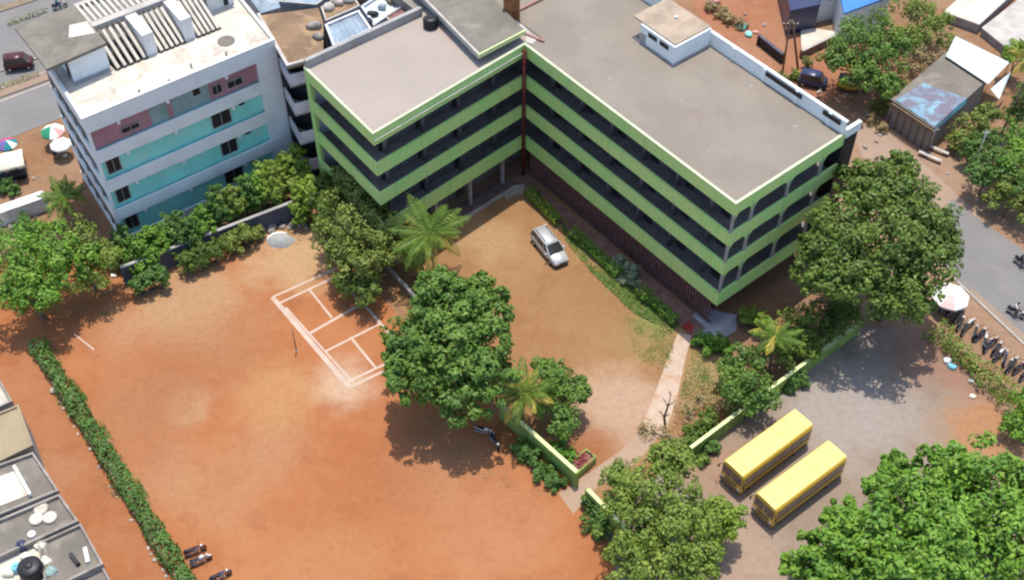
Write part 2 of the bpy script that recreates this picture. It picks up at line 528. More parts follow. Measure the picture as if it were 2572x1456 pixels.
def shrub(name, label, blobs, leaf, size=0.26, per=55, rc=0.34, group=None, cover=1.0, aspect=0.55, inner=0.4):
    B = [(at(x, y, z), r * mpp(x, y, z)) for x, y, z, r in blobs]
    b = sum((q for q, r in B), Vector()) / len(B)
    t = thing(name, label, 'shrub', (b.x, b.y, 0), group=group)
    P, Nn = clump_points([((q.x, q.y, q.z), r) for q, r in B], rc, per, cover, -0.7, inner)
    leaf_mesh('foliage', P, Nn, size, L[leaf], t, aspect)
    mb = MB()
    for q, r in B:
        for _ in range(3):
            a = Vector((q.x + random.uniform(-.2, .2) * r, q.y + random.uniform(-.2, .2) * r, 0))
            mb.tube(wobble(a, q + Vector((random.uniform(-.5, .5), random.uniform(-.5, .5), .2)) * r, 3, 0.06), [.06, .05, .04, .015], 5)
    for (q, r), (q2, r2) in zip(B[:-1], B[1:]): mb.tube([(q.x, q.y, 0.03), (q2.x, q2.y, 0.03)], 0.05, 5)
    for q, r in B: mb.lathe((q.x, q.y, 0), [(.3 * r, 0), (.25 * r, .05), (0, .08)], 8)
    mb.build('stem', M['bark'], t)
    return t


def hedge_run(name, label, p0, p1, width, height, leaf, size=0.22, dens=55, group=None, ragged=0.25):
    """a clipped run of hedge between two ground points"""
    p0 = Vector((p0[0], p0[1], 0)); p1 = Vector((p1[0], p1[1], 0))
    d = p1 - p0; ln = d.length; d.normalize(); n = Vector((-d.y, d.x, 0))
    t = thing(name, label, 'hedge', p0.lerp(p1, 0.5), group=group)
    k = int(ln * dens * (width + 2 * height))
    s = RNG.uniform(0, ln, k); a = RNG.uniform(0, 2 * math.pi, k)
    wv = 1 + ragged * (np.sin(s * 2.1) * .4 + np.sin(s * 5.3 + 1) * .35 + np.sin(s * 0.7 + 2) * .5) + RNG.normal(size=k) * 0.10
    y = np.cos(a) * width / 2 * wv
    z = height * (0.5 + 0.5 * np.sin(a)) * (0.75 + 0.25 * wv) + 0.1
    P = np.array(p0) + np.outer(s, np.array(d)) + np.outer(y, np.array(n)); P[:, 2] = np.abs(z)
    Nn = np.outer(np.cos(a), np.array(n)); Nn[:, 2] += np.sin(a) + 0.3
    Nn += RNG.normal(size=Nn.shape) * 0.5
    leaf_mesh('foliage', P, Nn, size, L[leaf], t)
    mb = MB()
    mb.tube([p0, p1], 0.05, 5)
    q = 0.3
    while q < ln:
        c = p0 + d * q
        mb.tube([c, c + Vector((random.uniform(-.1, .1), random.uniform(-.1, .1), height * .85))], [.05, .02], 5)
        q += 0.7
    mb.build('stem', M['bark'], t)
    return t


def frond_mesh(length, droop, leaflets=30, mat=None, wide=0.95):
    """one palm frond: an arching rib with drooping leaflets; grows along +X from the origin"""
    pts = []
    for i in range(11):
        s = i / 10
        pts.append(Vector((length * (s - 0.18 * droop * s * s), 0, length * (0.42 * s * (1 - droop * 0.3) - droop * 0.75 * s * s))))
    mb = MB()
    mb.tube(pts, [0.06 * (1 - 0.8 * i / 10) for i in range(11)], 4)
    for i in range(leaflets):
        s = 0.10 + 0.90 * i / (leaflets - 1)
        f = s * 10; k = min(9, int(f)); p = pts[k].lerp(pts[k + 1], f - k)
        d = (pts[k + 1] - pts[k]).normalized()
        ll = wide * math.sin(math.pi * min(0.97, 0.16 + s * 0.80)) * length * 0.25 * random.uniform(.75, 1.1)
        for sd in (-1, 1):
            side = Vector((0.55 * d.x, sd * 0.85, -0.38 + random.uniform(-.3, .14))).normalized()
            mid = p + side * ll * 0.55
            tip = p + side * ll + Vector((0, 0, -0.34 * ll))
            wv = d * 0.055
            mb.quad(p - wv * .6, mid - wv, tip, mid + wv)
    me_o = mb.build('frond', mat)
    return me_o


def palm(name, label, base, height, flen, n=22, yellow=4, lean=(0, 0), group=None, trunk=0.16, droop=(0.3, 0.92), leaf='palm', seed=1):
    rnd = random.Random(seed)
    b = at(*base)
    t = thing(name, label, 'palm tree', b, group=group)
    top = Vector((lean[0], lean[1], height))
    mb = MB()
    pts = [Vector((lean[0] * (i / 8) ** 1.6, lean[1] * (i / 8) ** 1.6, height * i / 8)) for i in range(9)]
    mb.tube(pts, [trunk * (1.45 if i == 0 else 1.0 - 0.03 * i) for i in range(9)], 9)
    for i in range(int(height / 0.35)):
        s = i * 0.35 / height; f = s * 8; k = min(7, int(f)); p = pts[k].lerp(pts[k + 1], f - k)
        mb.tube([p, p + Vector((0, 0, 0.07))], [trunk * 1.07] * 2, 9)
    mb.build('trunk', M['palmbark'], t, local=True)
    protos = {}
    for i in range(n):
        age = i / (n - 1)
        dr = droop[0] + (droop[1] - droop[0]) * age
        yel = age > .35 and (i * 7 % n) < yellow * 1.6
        key = (round(age * 4), yel, i % 2)
        if key in protos: o = protos[key].copy(); C.objects.link(o)
        else:
            o = frond_mesh(flen, dr, mat=L['palmy'] if key[1] else L[leaf]); protos[key] = o
        o.parent = t
        o.location = top
        o.rotation_euler = (rnd.uniform(-.25, .25), (0.62 - 1.25 * (1 - age)) * 0.55 + rnd.uniform(-.12, .12), i * 2.3998 + rnd.uniform(-.2, .2))
        sc = rnd.uniform(0.72, 1.12); o.scale = (sc, sc, sc)
        if key[1]: o['label'] = 'yellowed drooping frond'
    return t


# ------------------------------------------------------------------ ground
def sheet(name, poly, z, mat, kind='structure', label=None, cat=None, px=True):
    mb = MB()
    mb.quad(*[((*a2(*p), z) if px else (p[0], p[1], z)) for p in poly])
    me = mb.build(name, mat)
    # keep the face pointing up
    if me.data.polygons[0].normal.z < 0: me.data.flip_normals()
    props(me, label, cat, kind=kind)
    return me


ORA = (0.455, 0.185, 0.08); ORL = (0.52, 0.245, 0.115); ORD = (0.37, 0.155, 0.078)
g = bpy.data.meshes.new('ground')
ground_m = soil('base_soil', (0.35, 0.205, 0.12), (0.40, 0.29, 0.205), (0.22, 0.14, 0.09))
sheet('ground', [(-2500, -800), (2500, -800), (2500, 3500), (-2500, 3500)], 0.0, ground_m, px=False)
SAND = (0.68, 0.47, 0.27); DUST = (0.60, 0.41, 0.24)
field_m = soil('field_soil', ORA, ORL, ORD, [
    (a2(740, 645), 4.4, 2.4, SAND, 0.95), (a2(820, 600), 2.8, 1.5, SAND, 0.8), (a2(480, 755), 5.2, 2.6, (0.62, 0.43, 0.25), 0.75), (a2(300, 830), 3.0, 2.0, (0.60, 0.38, 0.22), 0.5),
    (a2(475, 1020), 2.0, 1.0, (0.70, 0.48, 0.28), 0.8), (a2(1080, 1180), 4.0, 3.0, (0.60, 0.34, 0.19), 0.6), (a2(680, 1120), 3.2, 2.4, (0.60, 0.36, 0.20), 0.6), (a2(420, 1200), 3.0, 2.4, (0.58, 0.35, 0.2), 0.5), (a2(860, 960), 2.6, 1.7, (0.76, 0.56, 0.40), 0.95), (a2(700, 985), 3.5, 2.2, (0.66, 0.40, 0.18), 0.7),
    (a2(360, 1040), 5.0, 4.0, (0.50, 0.27, 0.145), 0.55), (a2(560, 860), 4.5, 3.5, (0.52, 0.29, 0.155), 0.55), (a2(560, 1240), 3.5, 3.0, (0.58, 0.35, 0.18), 0.5), (a2(1250, 1330), 5.0, 4.0, (0.62, 0.33, 0.18), 0.5), (a2(420, 960), 4.5, 3.5, (0.47, 0.22, 0.11), 0.5),
    (a2(960, 1240), 4.5, 3.5, (0.50, 0.20, 0.085), 0.5), (a2(820, 1400), 4, 3, (0.60, 0.32, 0.15), 0.5)])
sheet('playing_field', [(20, 835), (-120, 760), (-120, 655), (300, 640), (360, 690), (640, 588), (800, 540), (860, 640), (1000, 790), (1290, 1080), (1440, 1210), (1500, 1290), (1560, 1480), (1620, 1800), (620, 1800), (440, 1440)], 0.004, field_m)
court_m = soil('courtyard_soil', (0.385, 0.225, 0.115), (0.43, 0.285, 0.155), (0.31, 0.165, 0.085), [
    (a2(1230, 600), 3.0, 1.8, (0.60, 0.41, 0.23), 0.8), (a2(1560, 1020), 4.2, 2.2, (0.66, 0.49, 0.36), 0.9), (a2(1620, 830), 3.2, 2.4, (0.42, 0.34, 0.14), 0.65),
    (a2(1420, 560), 1.3, 1.0, (0.56, 0.40, 0.20), 0.6), (a2(1520, 760), 4.0, 3.0, (0.44, 0.235, 0.115), 0.5), (a2(1490, 1120), 2.0, 1.2, ORA, 0.7),
    (a2(1640, 800), 1.7, 1.2, (0.30, 0.36, 0.12), 0.75), (a2(1560, 715), 1.3, 1.0, (0.32, 0.36, 0.12), 0.75), (a2(1480, 630), 1.2, 0.9, (0.36, 0.36, 0.13), 0.7), (a2(1790, 930), 2.2, 1.6, (0.50, 0.40, 0.20), 0.8)])
sheet('courtyard', [(1140, 545), (1320, 440), (1400, 480), (1730, 830), (1860, 900), (1960, 930), (1715, 1145), (1500, 1290), (1440, 1200), (1290, 1065), (1000, 770), (860, 640), (900, 600)], 0.008, court_m)
park_m = soil('parking_gravel', (0.345, 0.295, 0.25), (0.38, 0.345, 0.30), (0.27, 0.205, 0.165), [
    (a2(2120, 1020), 5.5, 3.0, (0.50, 0.48, 0.45), 0.8), (a2(2490, 1090), 4.2, 2.0, (0.56, 0.31, 0.16), 0.9), (a2(2330, 890), 3.5, 2.0, (0.42, 0.25, 0.18), 0.7),
    (a2(1800, 1180), 3.0, 2.0, (0.50, 0.32, 0.20), 0.6), (a2(1850, 1400), 4.0, 2.5, (0.56, 0.42, 0.32), 0.7), (a2(2430, 960), 2.0, 1.2, (0.45, 0.26, 0.19), 0.7)], grain=0.8)
sheet('parking_yard', [(1715, 1148), (2135, 817), (2330, 830), (2530, 1010), (2700, 1120), (2900, 1500), (2700, 1800), (1640, 1800), (1560, 1480), (1510, 1290)], 0.012, park_m)
lane_m = soil('lane_soil', (0.43, 0.18, 0.08), (0.46, 0.235, 0.125), (0.33, 0.13, 0.06), [(a2(140, 1190), 2.5, 2, (0.56, 0.34, 0.20), 0.5)])
sheet('lane', [(-200, 700), (20, 830), (75, 850), (440, 1440), (560, 1700), (330, 1700), (250, 1470), (130, 1240), (0, 950)], 0.006, lane_m)
verge_m = soil('roadside_soil', (0.37, 0.25, 0.17), (0.42, 0.32, 0.24), (0.26, 0.17, 0.12))
sheet('roadside', [(2130, 330), (2300, 330), (2700, 640), (2760, 900), (2760, 1100), (2340, 830), (2135, 815), (2050, 600)], 0.010, verge_m)
plot_m = soil('bare_plot_soil', (0.42, 0.20, 0.12), (0.45, 0.27, 0.18), (0.33, 0.145, 0.085))
sheet('bare_plot', [(1700, -60), (1960, -60), (2010, 90), (2150, 160), (2080, 260), (2200, 330), (2130, 330), (1780, 80)], 0.014, plot_m)

sheet('side_lane', [(2120, 300), (2230, 330), (2330, 420), (2460, 540), (2390, 600), (2300, 520), (2180, 420)], 0.018, soil('side_lane_soil', (0.42, 0.33, 0.27), (0.46, 0.38, 0.32), (0.36, 0.26, 0.21)))
# roads with kerbs and markings
road = MB()
road.quad(*[(*a2(*p), 0.03) for p in [(2390, 500), (2450, 545), (2600, 650), (2800, 790), (2800, 1030), (2572, 862), (2400, 700), (2330, 600)]])
o = road.build('road', M['asphalt'])
if o.data.polygons[0].normal.z < 0: o.data.flip_normals()
props(o, kind='structure')
kb = MB(); kb.strip([a2(2395, 700), a2(2572, 866), a2(2800, 1036)], -0.12, 0.12, 0, 0.13)
props(kb.build('kerb', M['kerbstone']), kind='structure')
dust = MB()
dust.quad(*[(*a2(*p), 0.034) for p in [(2430, 740), (2572, 858), (2800, 1025), (2800, 1000), (2572, 838), (2440, 722)]])
o = dust.build('road_shoulder', soil('road_dust', (0.37, 0.32, 0.27), (0.41, 0.35, 0.285), (0.33, 0.275, 0.23)))
if o.data.polygons[0].normal.z < 0: o.data.flip_normals()
props(o, kind='structure')

road = MB()
road.quad(*[(*a2(*p), 0.03) for p in [(-120, 402), (330, 230), (900, 10), (900, -300), (-120, -120)]])
o = road.build('main_road', M['asphalt'])
if o.data.polygons[0].normal.z < 0: o.data.flip_normals()
props(o, kind='structure')
md = MB()
md.strip([a2(-120, 262), a2(330, 100), a2(620, 0)], -2.0, 0.0, 0, 0.16)
props(md.build('road_median', soil('median_soil', (0.34, 0.26, 0.2), (0.41, 0.34, 0.28), (0.2, 0.15, 0.1))), kind='structure')
md = MB()
md.strip([a2(-120, 222), a2(330, 65), a2(620, -40)], -0.2, 0.0, 0, 0.2)
md.strip([a2(-120, 268), a2(330, 106), a2(620, 6)], -0.2, 0.0, 0, 0.2)
props(md.build('median_kerb', M['kerbstone']), kind='structure')
md = MB()
md.strip([a2(-120, 72), a2(160, -20), a2(400, -120)], 0, 1.2, 0, 0.15)
props(md.build('far_pavement', soil('far_verge', (0.31, 0.27, 0.21), (0.44, 0.4, 0.33), (0.16, 0.14, 0.09))), kind='structure')
md = MB()
md.strip([a2(-120, 300), a2(330, 132), a2(560, 46)], -0.07, 0.07, 0.030, 0.036)
props(md.build('lane_line', M['paint']), kind='structure')

# paths
path_m, nt_, b_ = new_mat('pale_paving', 0.9, 0.2)
p_ = pos(nt_)
br = N(nt_, 'ShaderNodeTexBrick')
br.inputs['Scale'].default_value = 1.6
br.inputs['Color1'].default_value = (0.56, 0.46, 0.38, 1); br.inputs['Color2'].default_value = (0.49, 0.39, 0.31, 1); br.inputs['Mortar'].default_value = (0.3, 0.19, 0.135, 1)
br.inputs['Mortar Size'].default_value = 0.03
nt_.links.new(p_, br.inputs['Vector'])
c_ = mixc(nt_, sstep(nt_, noise(nt_, p_, 0.9, 5), 0.45, 0.7), br.outputs['Color'], (0.4, 0.26, 0.17))
nt_.links.new(c_, b_.inputs['Base Color'])
sheet('footpath', [(1703, 836), (1738, 842), (1722, 900), (1700, 1000), (1668, 1092), (1610, 1075), (1640, 1000), (1670, 920)], 0.020, path_m)
ramp_m = soil('gate_concrete', (0.47, 0.37, 0.29), (0.53, 0.43, 0.345), (0.39, 0.28, 0.2))
sheet('gate_ramp', [(1402, 1238), (1460, 1200), (1560, 1130), (1625, 1060), (1660, 1090), (1600, 1160), (1500, 1225), (1440, 1290)], 0.018, ramp_m)
pave_m = plain('grey_paving', (0.36, 0.37, 0.38), 0.9, 0.2, 0.8)

# faded court lines on the field
cl = MB()


def line(p, q, wd=0.16):
    p = Vector(a2(*p)); q = Vector(a2(*q)); d = (q - p).normalized(); n = Vector((-d.y, d.x)) * wd / 2
    z = 0.009 + 0.0006 * len(cl.f)
    cl.quad(*[(r.x, r.y, z) for r in (p - n, q - n, q + n, p + n)])


def line_ext(p, q, wd=0.16, ext=0.0): line(p, lerp2(p, q, 1 + ext), wd)


line_ext((684, 746), (822, 684), 0.24, 0.3)
line_ext((700, 762), (815, 708), 0.24, 0.35)
line((684, 746), (878, 972), 0.48)
line((718, 772), (888, 962), 0.2)
line((777, 727), (834, 798), 0.22)
line_ext((776, 838), (895, 770), 0.3, 0.12)
line_ext((818, 882), (950, 815), 0.24, 0.05)
line((880, 846), (945, 925), 0.24)
line_ext((874, 958), (950, 922), 0.26, 0.2)
line_ext((880, 972), (950, 938), 0.26, 0.2)
o = cl.build('court_lines', M['paint'])
for pl in o.data.polygons:
    if pl.normal.z < 0: pl.flip()
props(o, kind='structure')
cl = MB(); line((838, 690), (930, 782), .22); line((930, 782), (1008, 872), .22)
o = cl.build('court_edge', M['walltop'])
for pl in o.data.polygons:
    if pl.normal.z < 0: pl.flip()
props(o, kind='structure')
cl = MB(); line((186, 838), (236, 878), 0.14)
o = cl.build('goal_line', M['paint'])
for pl in o.data.polygons:
    if pl.normal.z < 0: pl.flip()
props(o, kind='structure')
# ------------------------------------------------------------------ green school building
B0 = Vector(a2(1318, 113, 16.9))
EU = Vector((0.62540464, -0.7803006)); EV = Vector((0.7803006, 0.62540464))


def uv(u, v): q = B0 + EU * u + EV * v; return (q.x, q.y)


E_, D_, B_, A_, C_ = uv(-10.3, -18.5), uv(1.6, -18.8), uv(0, 0), uv(28.2, 0.1), uv(28.0, 14.25)
FAC = [E_, D_, B_, A_, C_]           # facade line; the building lies to its left
_e = Vector(D_) - Vector(E_)
SGN = 1.0 if (_e.x * (B0 - Vector(E_)).y - _e.y * (B0 - Vector(E_)).x) > 0 else -1.0
REAR = [uv(-26, 14.1), uv(-26, -4.9), uv(-10.3, -4.9)]
school = thing('school_building', 'L-shaped school with bright green parapet bands and grey flat roofs', 'school', (*B_, 0))
SB = [3.8, 8.0, 11.75, 15.5]         # underside of each green band
ST = [5.4, 9.45, 13.2, 16.9]


def inset(d, rear=0.2):
    f = off_line(FAC, SGN * d)
    # slide the two open ends onto the rear lines
    return f + [(p[0], p[1]) for p in REAR]


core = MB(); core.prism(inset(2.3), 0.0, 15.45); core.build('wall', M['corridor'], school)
for z0, z1 in zip(SB, ST):
    b = MB()
    b.strip(FAC, 0, SGN * 0.16, z0, z1)
    top = b.build('parapet_band', M['green'], school)
    s = MB(); s.prism(inset(0.18), z0 + 0.12, z0 + 0.36)
    s.build('floor_slab', M['soffit'], school)
    if z1 < 16:
        r = MB(); r.strip(FAC, -SGN * 0.03, SGN * 0.2, z1 + 0.003, z1 + 0.07)
        r.build('band_coping', M['green'], school)
s = MB(); s.prism(inset(0.18), 15.95, 16.78); s.build('roof_slab', M['soffit'], school)
r = MB(); r.strip(FAC, -SGN * 0.05, SGN * 0.22, 16.903, 16.97); r.build('roof_coping', M['coping'], school)
# bright drip ledge half way down the top band of the inner front
r = MB(); r.strip([D_, B_], -SGN * 0.22, -SGN * 0.003, 16.15, 16.24); r.build('ledge', M['coping'], school)
m = MB(); m.prism([uv(-10.28, -18.2), uv(-10.28, -14.5), uv(-10.08, -14.5), uv(-10.08, -18.2)], 0, 15.45); m.build('end_wall', M['lilac'], school)
m = MB(); m.prism([uv(-10.5, -18.45), uv(-9.8, -18.45), uv(-9.8, -18.05), uv(-10.5, -18.05)], 0, 16.85); m.build('end_column', M['green'], school)
# roofs
f = off_line(FAC, SGN * 0.3)
sh = MB(); sh.prism([f[0], f[1], f[2], uv(-0.6, 1.3), uv(-10.5, -4.0), uv(-10.3, -4.9)], 16.785, 16.86)
sh.build('roof', M['roofpink'], school)
sh = MB(); sh.prism([f[2], f[3], f[4], uv(-26, 13.95), uv(-26, 2.0), uv(0.2, 2.0), uv(0.0, 1.2)], 16.785, 16.865)
sh.build('roof', M['roofgrey'], school)
# rear parapets
w_ = MB(); w_.strip([uv(27.9, 14.25), uv(-26, 14.1)], 0, SGN * 0.28, 16.3, 18.25)
pr = w_.build('rear_parapet', M['paleblue'], school)
w_ = MB(); w_.strip([uv(27.95, 14.28), uv(-26, 14.13)], -SGN * 0.05, SGN * 0.30, 18.253, 18.33)
w_.build('parapet_cap', M['white'], pr)
for (u0, u1) in ((18.4, 22.8), (25.4, 27.4), (9.4, 10.0)):  # dark boxes on the parapet face paint the shadow inside its openings
    d = MB(); d.prism([uv(u0, 13.82), uv(u1, 13.82), uv(u1, 14.1), uv(u0, 14.1)], 17.7, 18.15)
    d.build('shadow_slot', M['dark'], pr)
for i in range(13):                                            # stained piers of the parapet
    u = -22 + i * 4.0
    d = MB(); d.prism([uv(u, 13.87), uv(u + 0.32, 13.87), uv(u + 0.32, 14.1), uv(u, 14.1)], 16.86, 18.24)
    d.build('pier', M['paleblue'], pr)
w_ = MB(); w_.strip([uv(-10.25, -4.9), uv(-10.25, -18.35)], -0.22, 0.22, 16.0, 17.75)
w_.build('rear_parapet', M['wallgrey'], school)
# block at the far corner of the end wall above the dark wall of the rear annex
w_ = MB(); w_.prism([uv(27.7, 14.3), uv(28.05, 14.3), uv(28.05, 16.3), uv(27.7, 16.3)], 16.3, 17.3); w_.build('corner_block', M['paleblue'], school)
w_ = MB(); w_.prism([uv(26.0, 14.3), uv(27.95, 14.3), uv(27.95, 16.2), uv(26.0, 16.2)], 0.0, 16.29); w_.build('dark_annex', M['dark'], school)
# inner corner pipe
p = uv(-0.05, -0.05)
p = uv(0.28, -0.28)
d = MB(); d.tube([(*p, 0.1), (*p, 16.6)], 0.17, 8)
for z in (3.3, 7.4, 11.2, 14.9): d.tube([(*p, z), (*p, z + 0.2)], 0.23, 8)
d.build('drain_pipe', M['redpipe'], school)


def pts_along(a, b, step, m0=1.0):
    a = Vector(a); b = Vector(b); n = int(((b - a).length - 2 * m0) / step)
    for i in range(n + 1):
        yield a.lerp(b, (m0 + i * step) / (b - a).length)


# corridor columns, doors and windows behind them
for si in range(4):
    a, b = FAC[si], FAC[si + 1]
    e = (Vector(b) - Vector(a)).normalized(); nn = Vector((-e.y, e.x)) * SGN; ang = math.atan2(e.y, e.x)
    for fl in range(4):
        z0 = 0.0 if fl == 0 else SB[fl - 1] + 0.36
        z1 = SB[fl] + 0.1
        if si < 3:
            pale_bay = si == 1 and fl == 0
            for q in pts_along(a, b, 4.6 if si != 2 else 4.4, 2.4):
                q = q + nn * (0.45 if pale_bay else 1.7)
                m = MB(); m.box((q.x, q.y, (z0 + z1) / 2), (0.32, 0.32, z1 - z0), ang)
                pale = si == 1 and fl == 0
                cc = m.build('column', M['wallgrey'] if pale else M['corridor'], school)
                if pale: cc['label'] = 'pale ground floor column'
            for q in pts_along(a, b, 4.6, 2.6):
                q = q + nn * 2.27
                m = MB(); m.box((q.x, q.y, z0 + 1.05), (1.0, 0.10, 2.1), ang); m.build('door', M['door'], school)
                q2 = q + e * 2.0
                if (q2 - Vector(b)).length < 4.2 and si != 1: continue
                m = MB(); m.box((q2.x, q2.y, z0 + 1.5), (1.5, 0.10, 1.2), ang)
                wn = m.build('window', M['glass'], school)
                m = MB()
                for k in range(5): m.box((q2.x + e.x * (-0.74 + 0.37 * k) - nn.x * 0.07, q2.y + e.y * (-0.74 + 0.37 * k) - nn.y * 0.07, z0 + 1.5), (0.05, 0.03, 1.3), ang)
                m.build('grille', M['wallgrey'], wn)
# end wall arches: slim posts with haunches under every band
a, b = Vector(A_), Vector(C_)
e = (b - a).normalized(); nn = Vector((-e.y, e.x)) * SGN; ang = math.atan2(e.y, e.x)
LN = (b - a).length
for fl in range(1, 4):
    z0, z1 = ST[fl - 1], SB[fl]
    xs = [0.16, 2.6, 7.2, 11.6]
    for k, x in enumerate(xs):
        m = MB(); q = a + e * x + nn * 0.12
        m.box((q.x, q.y, (z0 + z1) / 2 - 0.0), (0.24, 0.2, z1 - z0 - 0.01), ang)
        m.build('end_post', M['wallgrey'], school)
        for sd in (-1, 1):
            if (k == 0 and sd < 0): continue
            R_ = 0.85
            prof = [(0, 0), (0, -R_)] + [(R_ - R_ * math.cos(t), -R_ + R_ * math.sin(t)) for t in (0.5, 1.0, 1.3)] + [(R_, 0)]
            m = MB(); n0 = a + e * (x + sd * 0.122) + nn * 0.03
            f0 = [Vector((n0.x + e.x * sd * px, n0.y + e.y * sd * px, z1 - 0.003 + pz)) for px, pz in prof]
            f1 = [v + Vector((nn.x * 0.14, nn.y * 0.14, 0)) for v in f0]
            m.grid([f0, f1], True, False, True)
            m.build('arch_bracket', M['green'], school)
    # grey railing panel inside each bay
# brick lattice screen and plinth along the ground floor of the long front
a, b = Vector(B_), Vector(A_)
e = (b - a).normalized(); nn = Vector((-e.y, e.x)) * SGN; ang = math.atan2(e.y, e.x)
m = MB()
for i in range(74):
    q = a + e * (0.7 + i * 0.36) + nn * 0.5
    m.box((q.x, q.y, 1.9), (0.13, 0.16, 3.5), ang)
for z in (0.35, 1.2, 2.1, 3.0):
    q0 = a + e * 0.5 + nn * 0.58; q1 = a + e * 27.4 + nn * 0.58
    m.bar((q0.x, q0.y, z), (q1.x, q1.y, z), 0.12, 0.12)
m.build('brick_lattice', M['brick'], school)
m = MB(); m.strip([uv(-0.2, -1.7), uv(27.5, -1.7)], 0, SGN * 1.65, 0.0, 0.18)
props(m.build('walkway', plain('red_walkway', (0.22, 0.12, 0.10), 0.9, 0.3, 1.5, (0.30, 0.2, 0.16))), kind='structure')
m = MB(); m.strip([uv(1.9, -18.5), uv(0.9, -1.9)], 0, -SGN * 0.35, 0.0, 0.22)
props(m.build('walkway_kerb', M['kerbstone']), kind='structure')
m = MB(); m.strip([uv(2.0, -18.5), uv(1.0, -1.9)], 0.0, SGN * 1.8, 0.0, 0.16)
props(m.build('walkway', plain('dark_walkway', (0.13, 0.09, 0.085), 0.9, 0.3, 1.5)), kind='structure')
q = Vector(a2(1290, 478))
m = MB(); m.prism([a2(1262, 490), a2(1290, 470), a2(1318, 466), a2(1318, 486), a2(1300, 488), a2(1270, 502)], 0.0, 0.25)
props(m.build('entrance_step', M['kerbstone']), kind='structure')
m = MB(); m.prism([a2(1722, 812), a2(1760, 772), a2(1850, 792), a2(1850, 830), a2(1800, 862), a2(1740, 838)], 0.0, 0.10)
props(m.build('paved_apron', pave_m), kind='structure')
m = MB(); m.prism([a2(1712, 824), a2(1728, 808), a2(1742, 822), a2(1736, 838)], 0.102, 0.24)
props(m.build('red_step', M['carpet'], None), 'dark red step at the head of the pale footpath', 'step')

for i, (u, v) in enumerate(((3.0, 5.0), (9.0, 3.0), (15.5, 6.0), (22.0, 3.0), (24.5, 11.5), (18.0, 12.5))):
    m = MB(); m.lathe((*uv(u, v), 16.866), [(.16, 0), (.16, .03), (.12, .04), (.12, .02), (0, .02)], 12); m.build('roof_drain', M['wallgrey'], school)
# stair room on the long roof
st = thing('stair_room', 'low white stair room with brown flat roof standing on the grey roof', 'roof room', (*uv(9.5, 11.5), 16.87))
P1, P2, P3, P4 = uv(11.2, 9.0), uv(11.2, 13.8), uv(6.5, 13.8), uv(6.5, 9.0)
m = MB(); m.prism([P1, P2, P3, P4], 16.87, 18.9); m.build('wall', M['paleblue'], st)
m = MB(); m.prism([uv(11.0, 9.2), uv(11.0, 13.8), uv(5.2, 13.8), uv(5.2, 9.2)], 18.903, 19.06)
rf = m.build('roof', plain('stair_room_roof', (0.36, 0.29, 0.22), 0.95, 0.25, 0.5, (0.45, 0.30, 0.2)), st)
m = MB(); m.lathe((*uv(8.0, 12.2), 19.062), [(0.2, 0), (0.22, 0.12), (0.0, 0.16)], 10); m.build('roof_vent', M['white'], rf)
for u in (9.2, 7.6):
    m = MB(); m.prism([uv(u, 8.97), uv(u + 1.2, 8.97), uv(u + 1.2, 9.1), uv(u, 9.1)], 18.1, 18.6); m.build('window', M['dark'], st)
m = MB(); m.prism([uv(6.6, 8.93), uv(7.3, 8.93), uv(7.3, 9.05), uv(6.6, 9.05)], 16.9, 18.0); m.build('door', M['wallgrey'], st)
m = MB(); m.strip([uv(5.9, 8.86), uv(11.34, 8.86), uv(11.34, 13.75)], 0, SGN * 0.14, 16.872, 17.02); m.build('plinth', M['wallgrey'], st)

# raised old slab between the two wings
rb = thing('raised_roof_block', 'raised weathered grey roof slab with lime edge between both green wings', 'roof block', (*a2(1180, 60, 17.2), 16.87))
poly = [a2(1200, 138, 18.1), a2(1318, 76, 18.1), a2(1160, -80, 18.1), a2(1020, -45, 18.1)]
m = MB(); m.prism(poly, 17.75, 18.1); m.build('roof', M['roofold'], rb)
m = MB(); m.strip(poly[:2], -0.14, -0.003, 17.70, 18.16); m.build('edge_band', M['limecap'], rb)
m = MB(); m.strip([poly[3], poly[0]], -0.004, 0.22, 17.70, 18.2) ; m.build('edge_kerb', M['walltop'], rb)
c_ = [lerp2(p, (sum(q[0] for q in poly) / 4, sum(q[1] for q in poly) / 4), 0.13) for p in poly]
m = MB(); m.prism(c_, 16.87, 17.745); m.build('wall', M['wallgrey'], rb)
# pink ledge around the corner of the grey roof
lg = MB(); lg.strip([a2(1255, 60, 16.9), a2(1366, 106, 16.9)][::1], -0.12, 0.12, 16.868, 17.10)
lg.strip([a2(1288, 36, 16.9), a2(1420, -30, 16.9)], -0.12, 0.12, 16.869, 17.12)
lg.build('roof_ledge', plain('pinkish_ledge', (0.36, 0.20, 0.17), 0.9, 0.2), school)
lg = MB(); lg.prism([a2(1290, 44, 16.88), a2(1350, 100, 16.88), a2(1338, 112, 16.88), a2(1322, 108, 16.88), a2(1318, 80, 16.88), a2(1285, 52, 16.88)], 16.87, 16.93)
lg.build('pale_screed_patch', M['walltop'], school)
# rusty stack
rs = thing('rusty_stack', 'orange-brown corrugated stack standing where the two roofs meet', 'stack', (*a2(1287, 34, 16.9), 16.93))
q = a2(1285, 40, 16.9); m = MB()
for k in range(18):
    pass
n_ = 26
ring = lambda z, s: [(q[0] + s * max(-1, min(1, 1.6 * math.cos(2 * math.pi * k / n_))) * (0.75 + 0.05 * (k % 2)), q[1] + s * max(-1, min(1, 1.6 * math.sin(2 * math.pi * k / n_))) * (0.75 + 0.05 * (k % 2)), z) for k in range(n_)]
m.grid([ring(16.94, 1.0), ring(19.3, 1.0)], True, False, True)
m.build('casing', M['rust'], rs)
m = MB(); m.grid([ring(19.305, 1.12), ring(19.42, 1.12)], True, False, True); m.build('cap', M['wood'], rs)


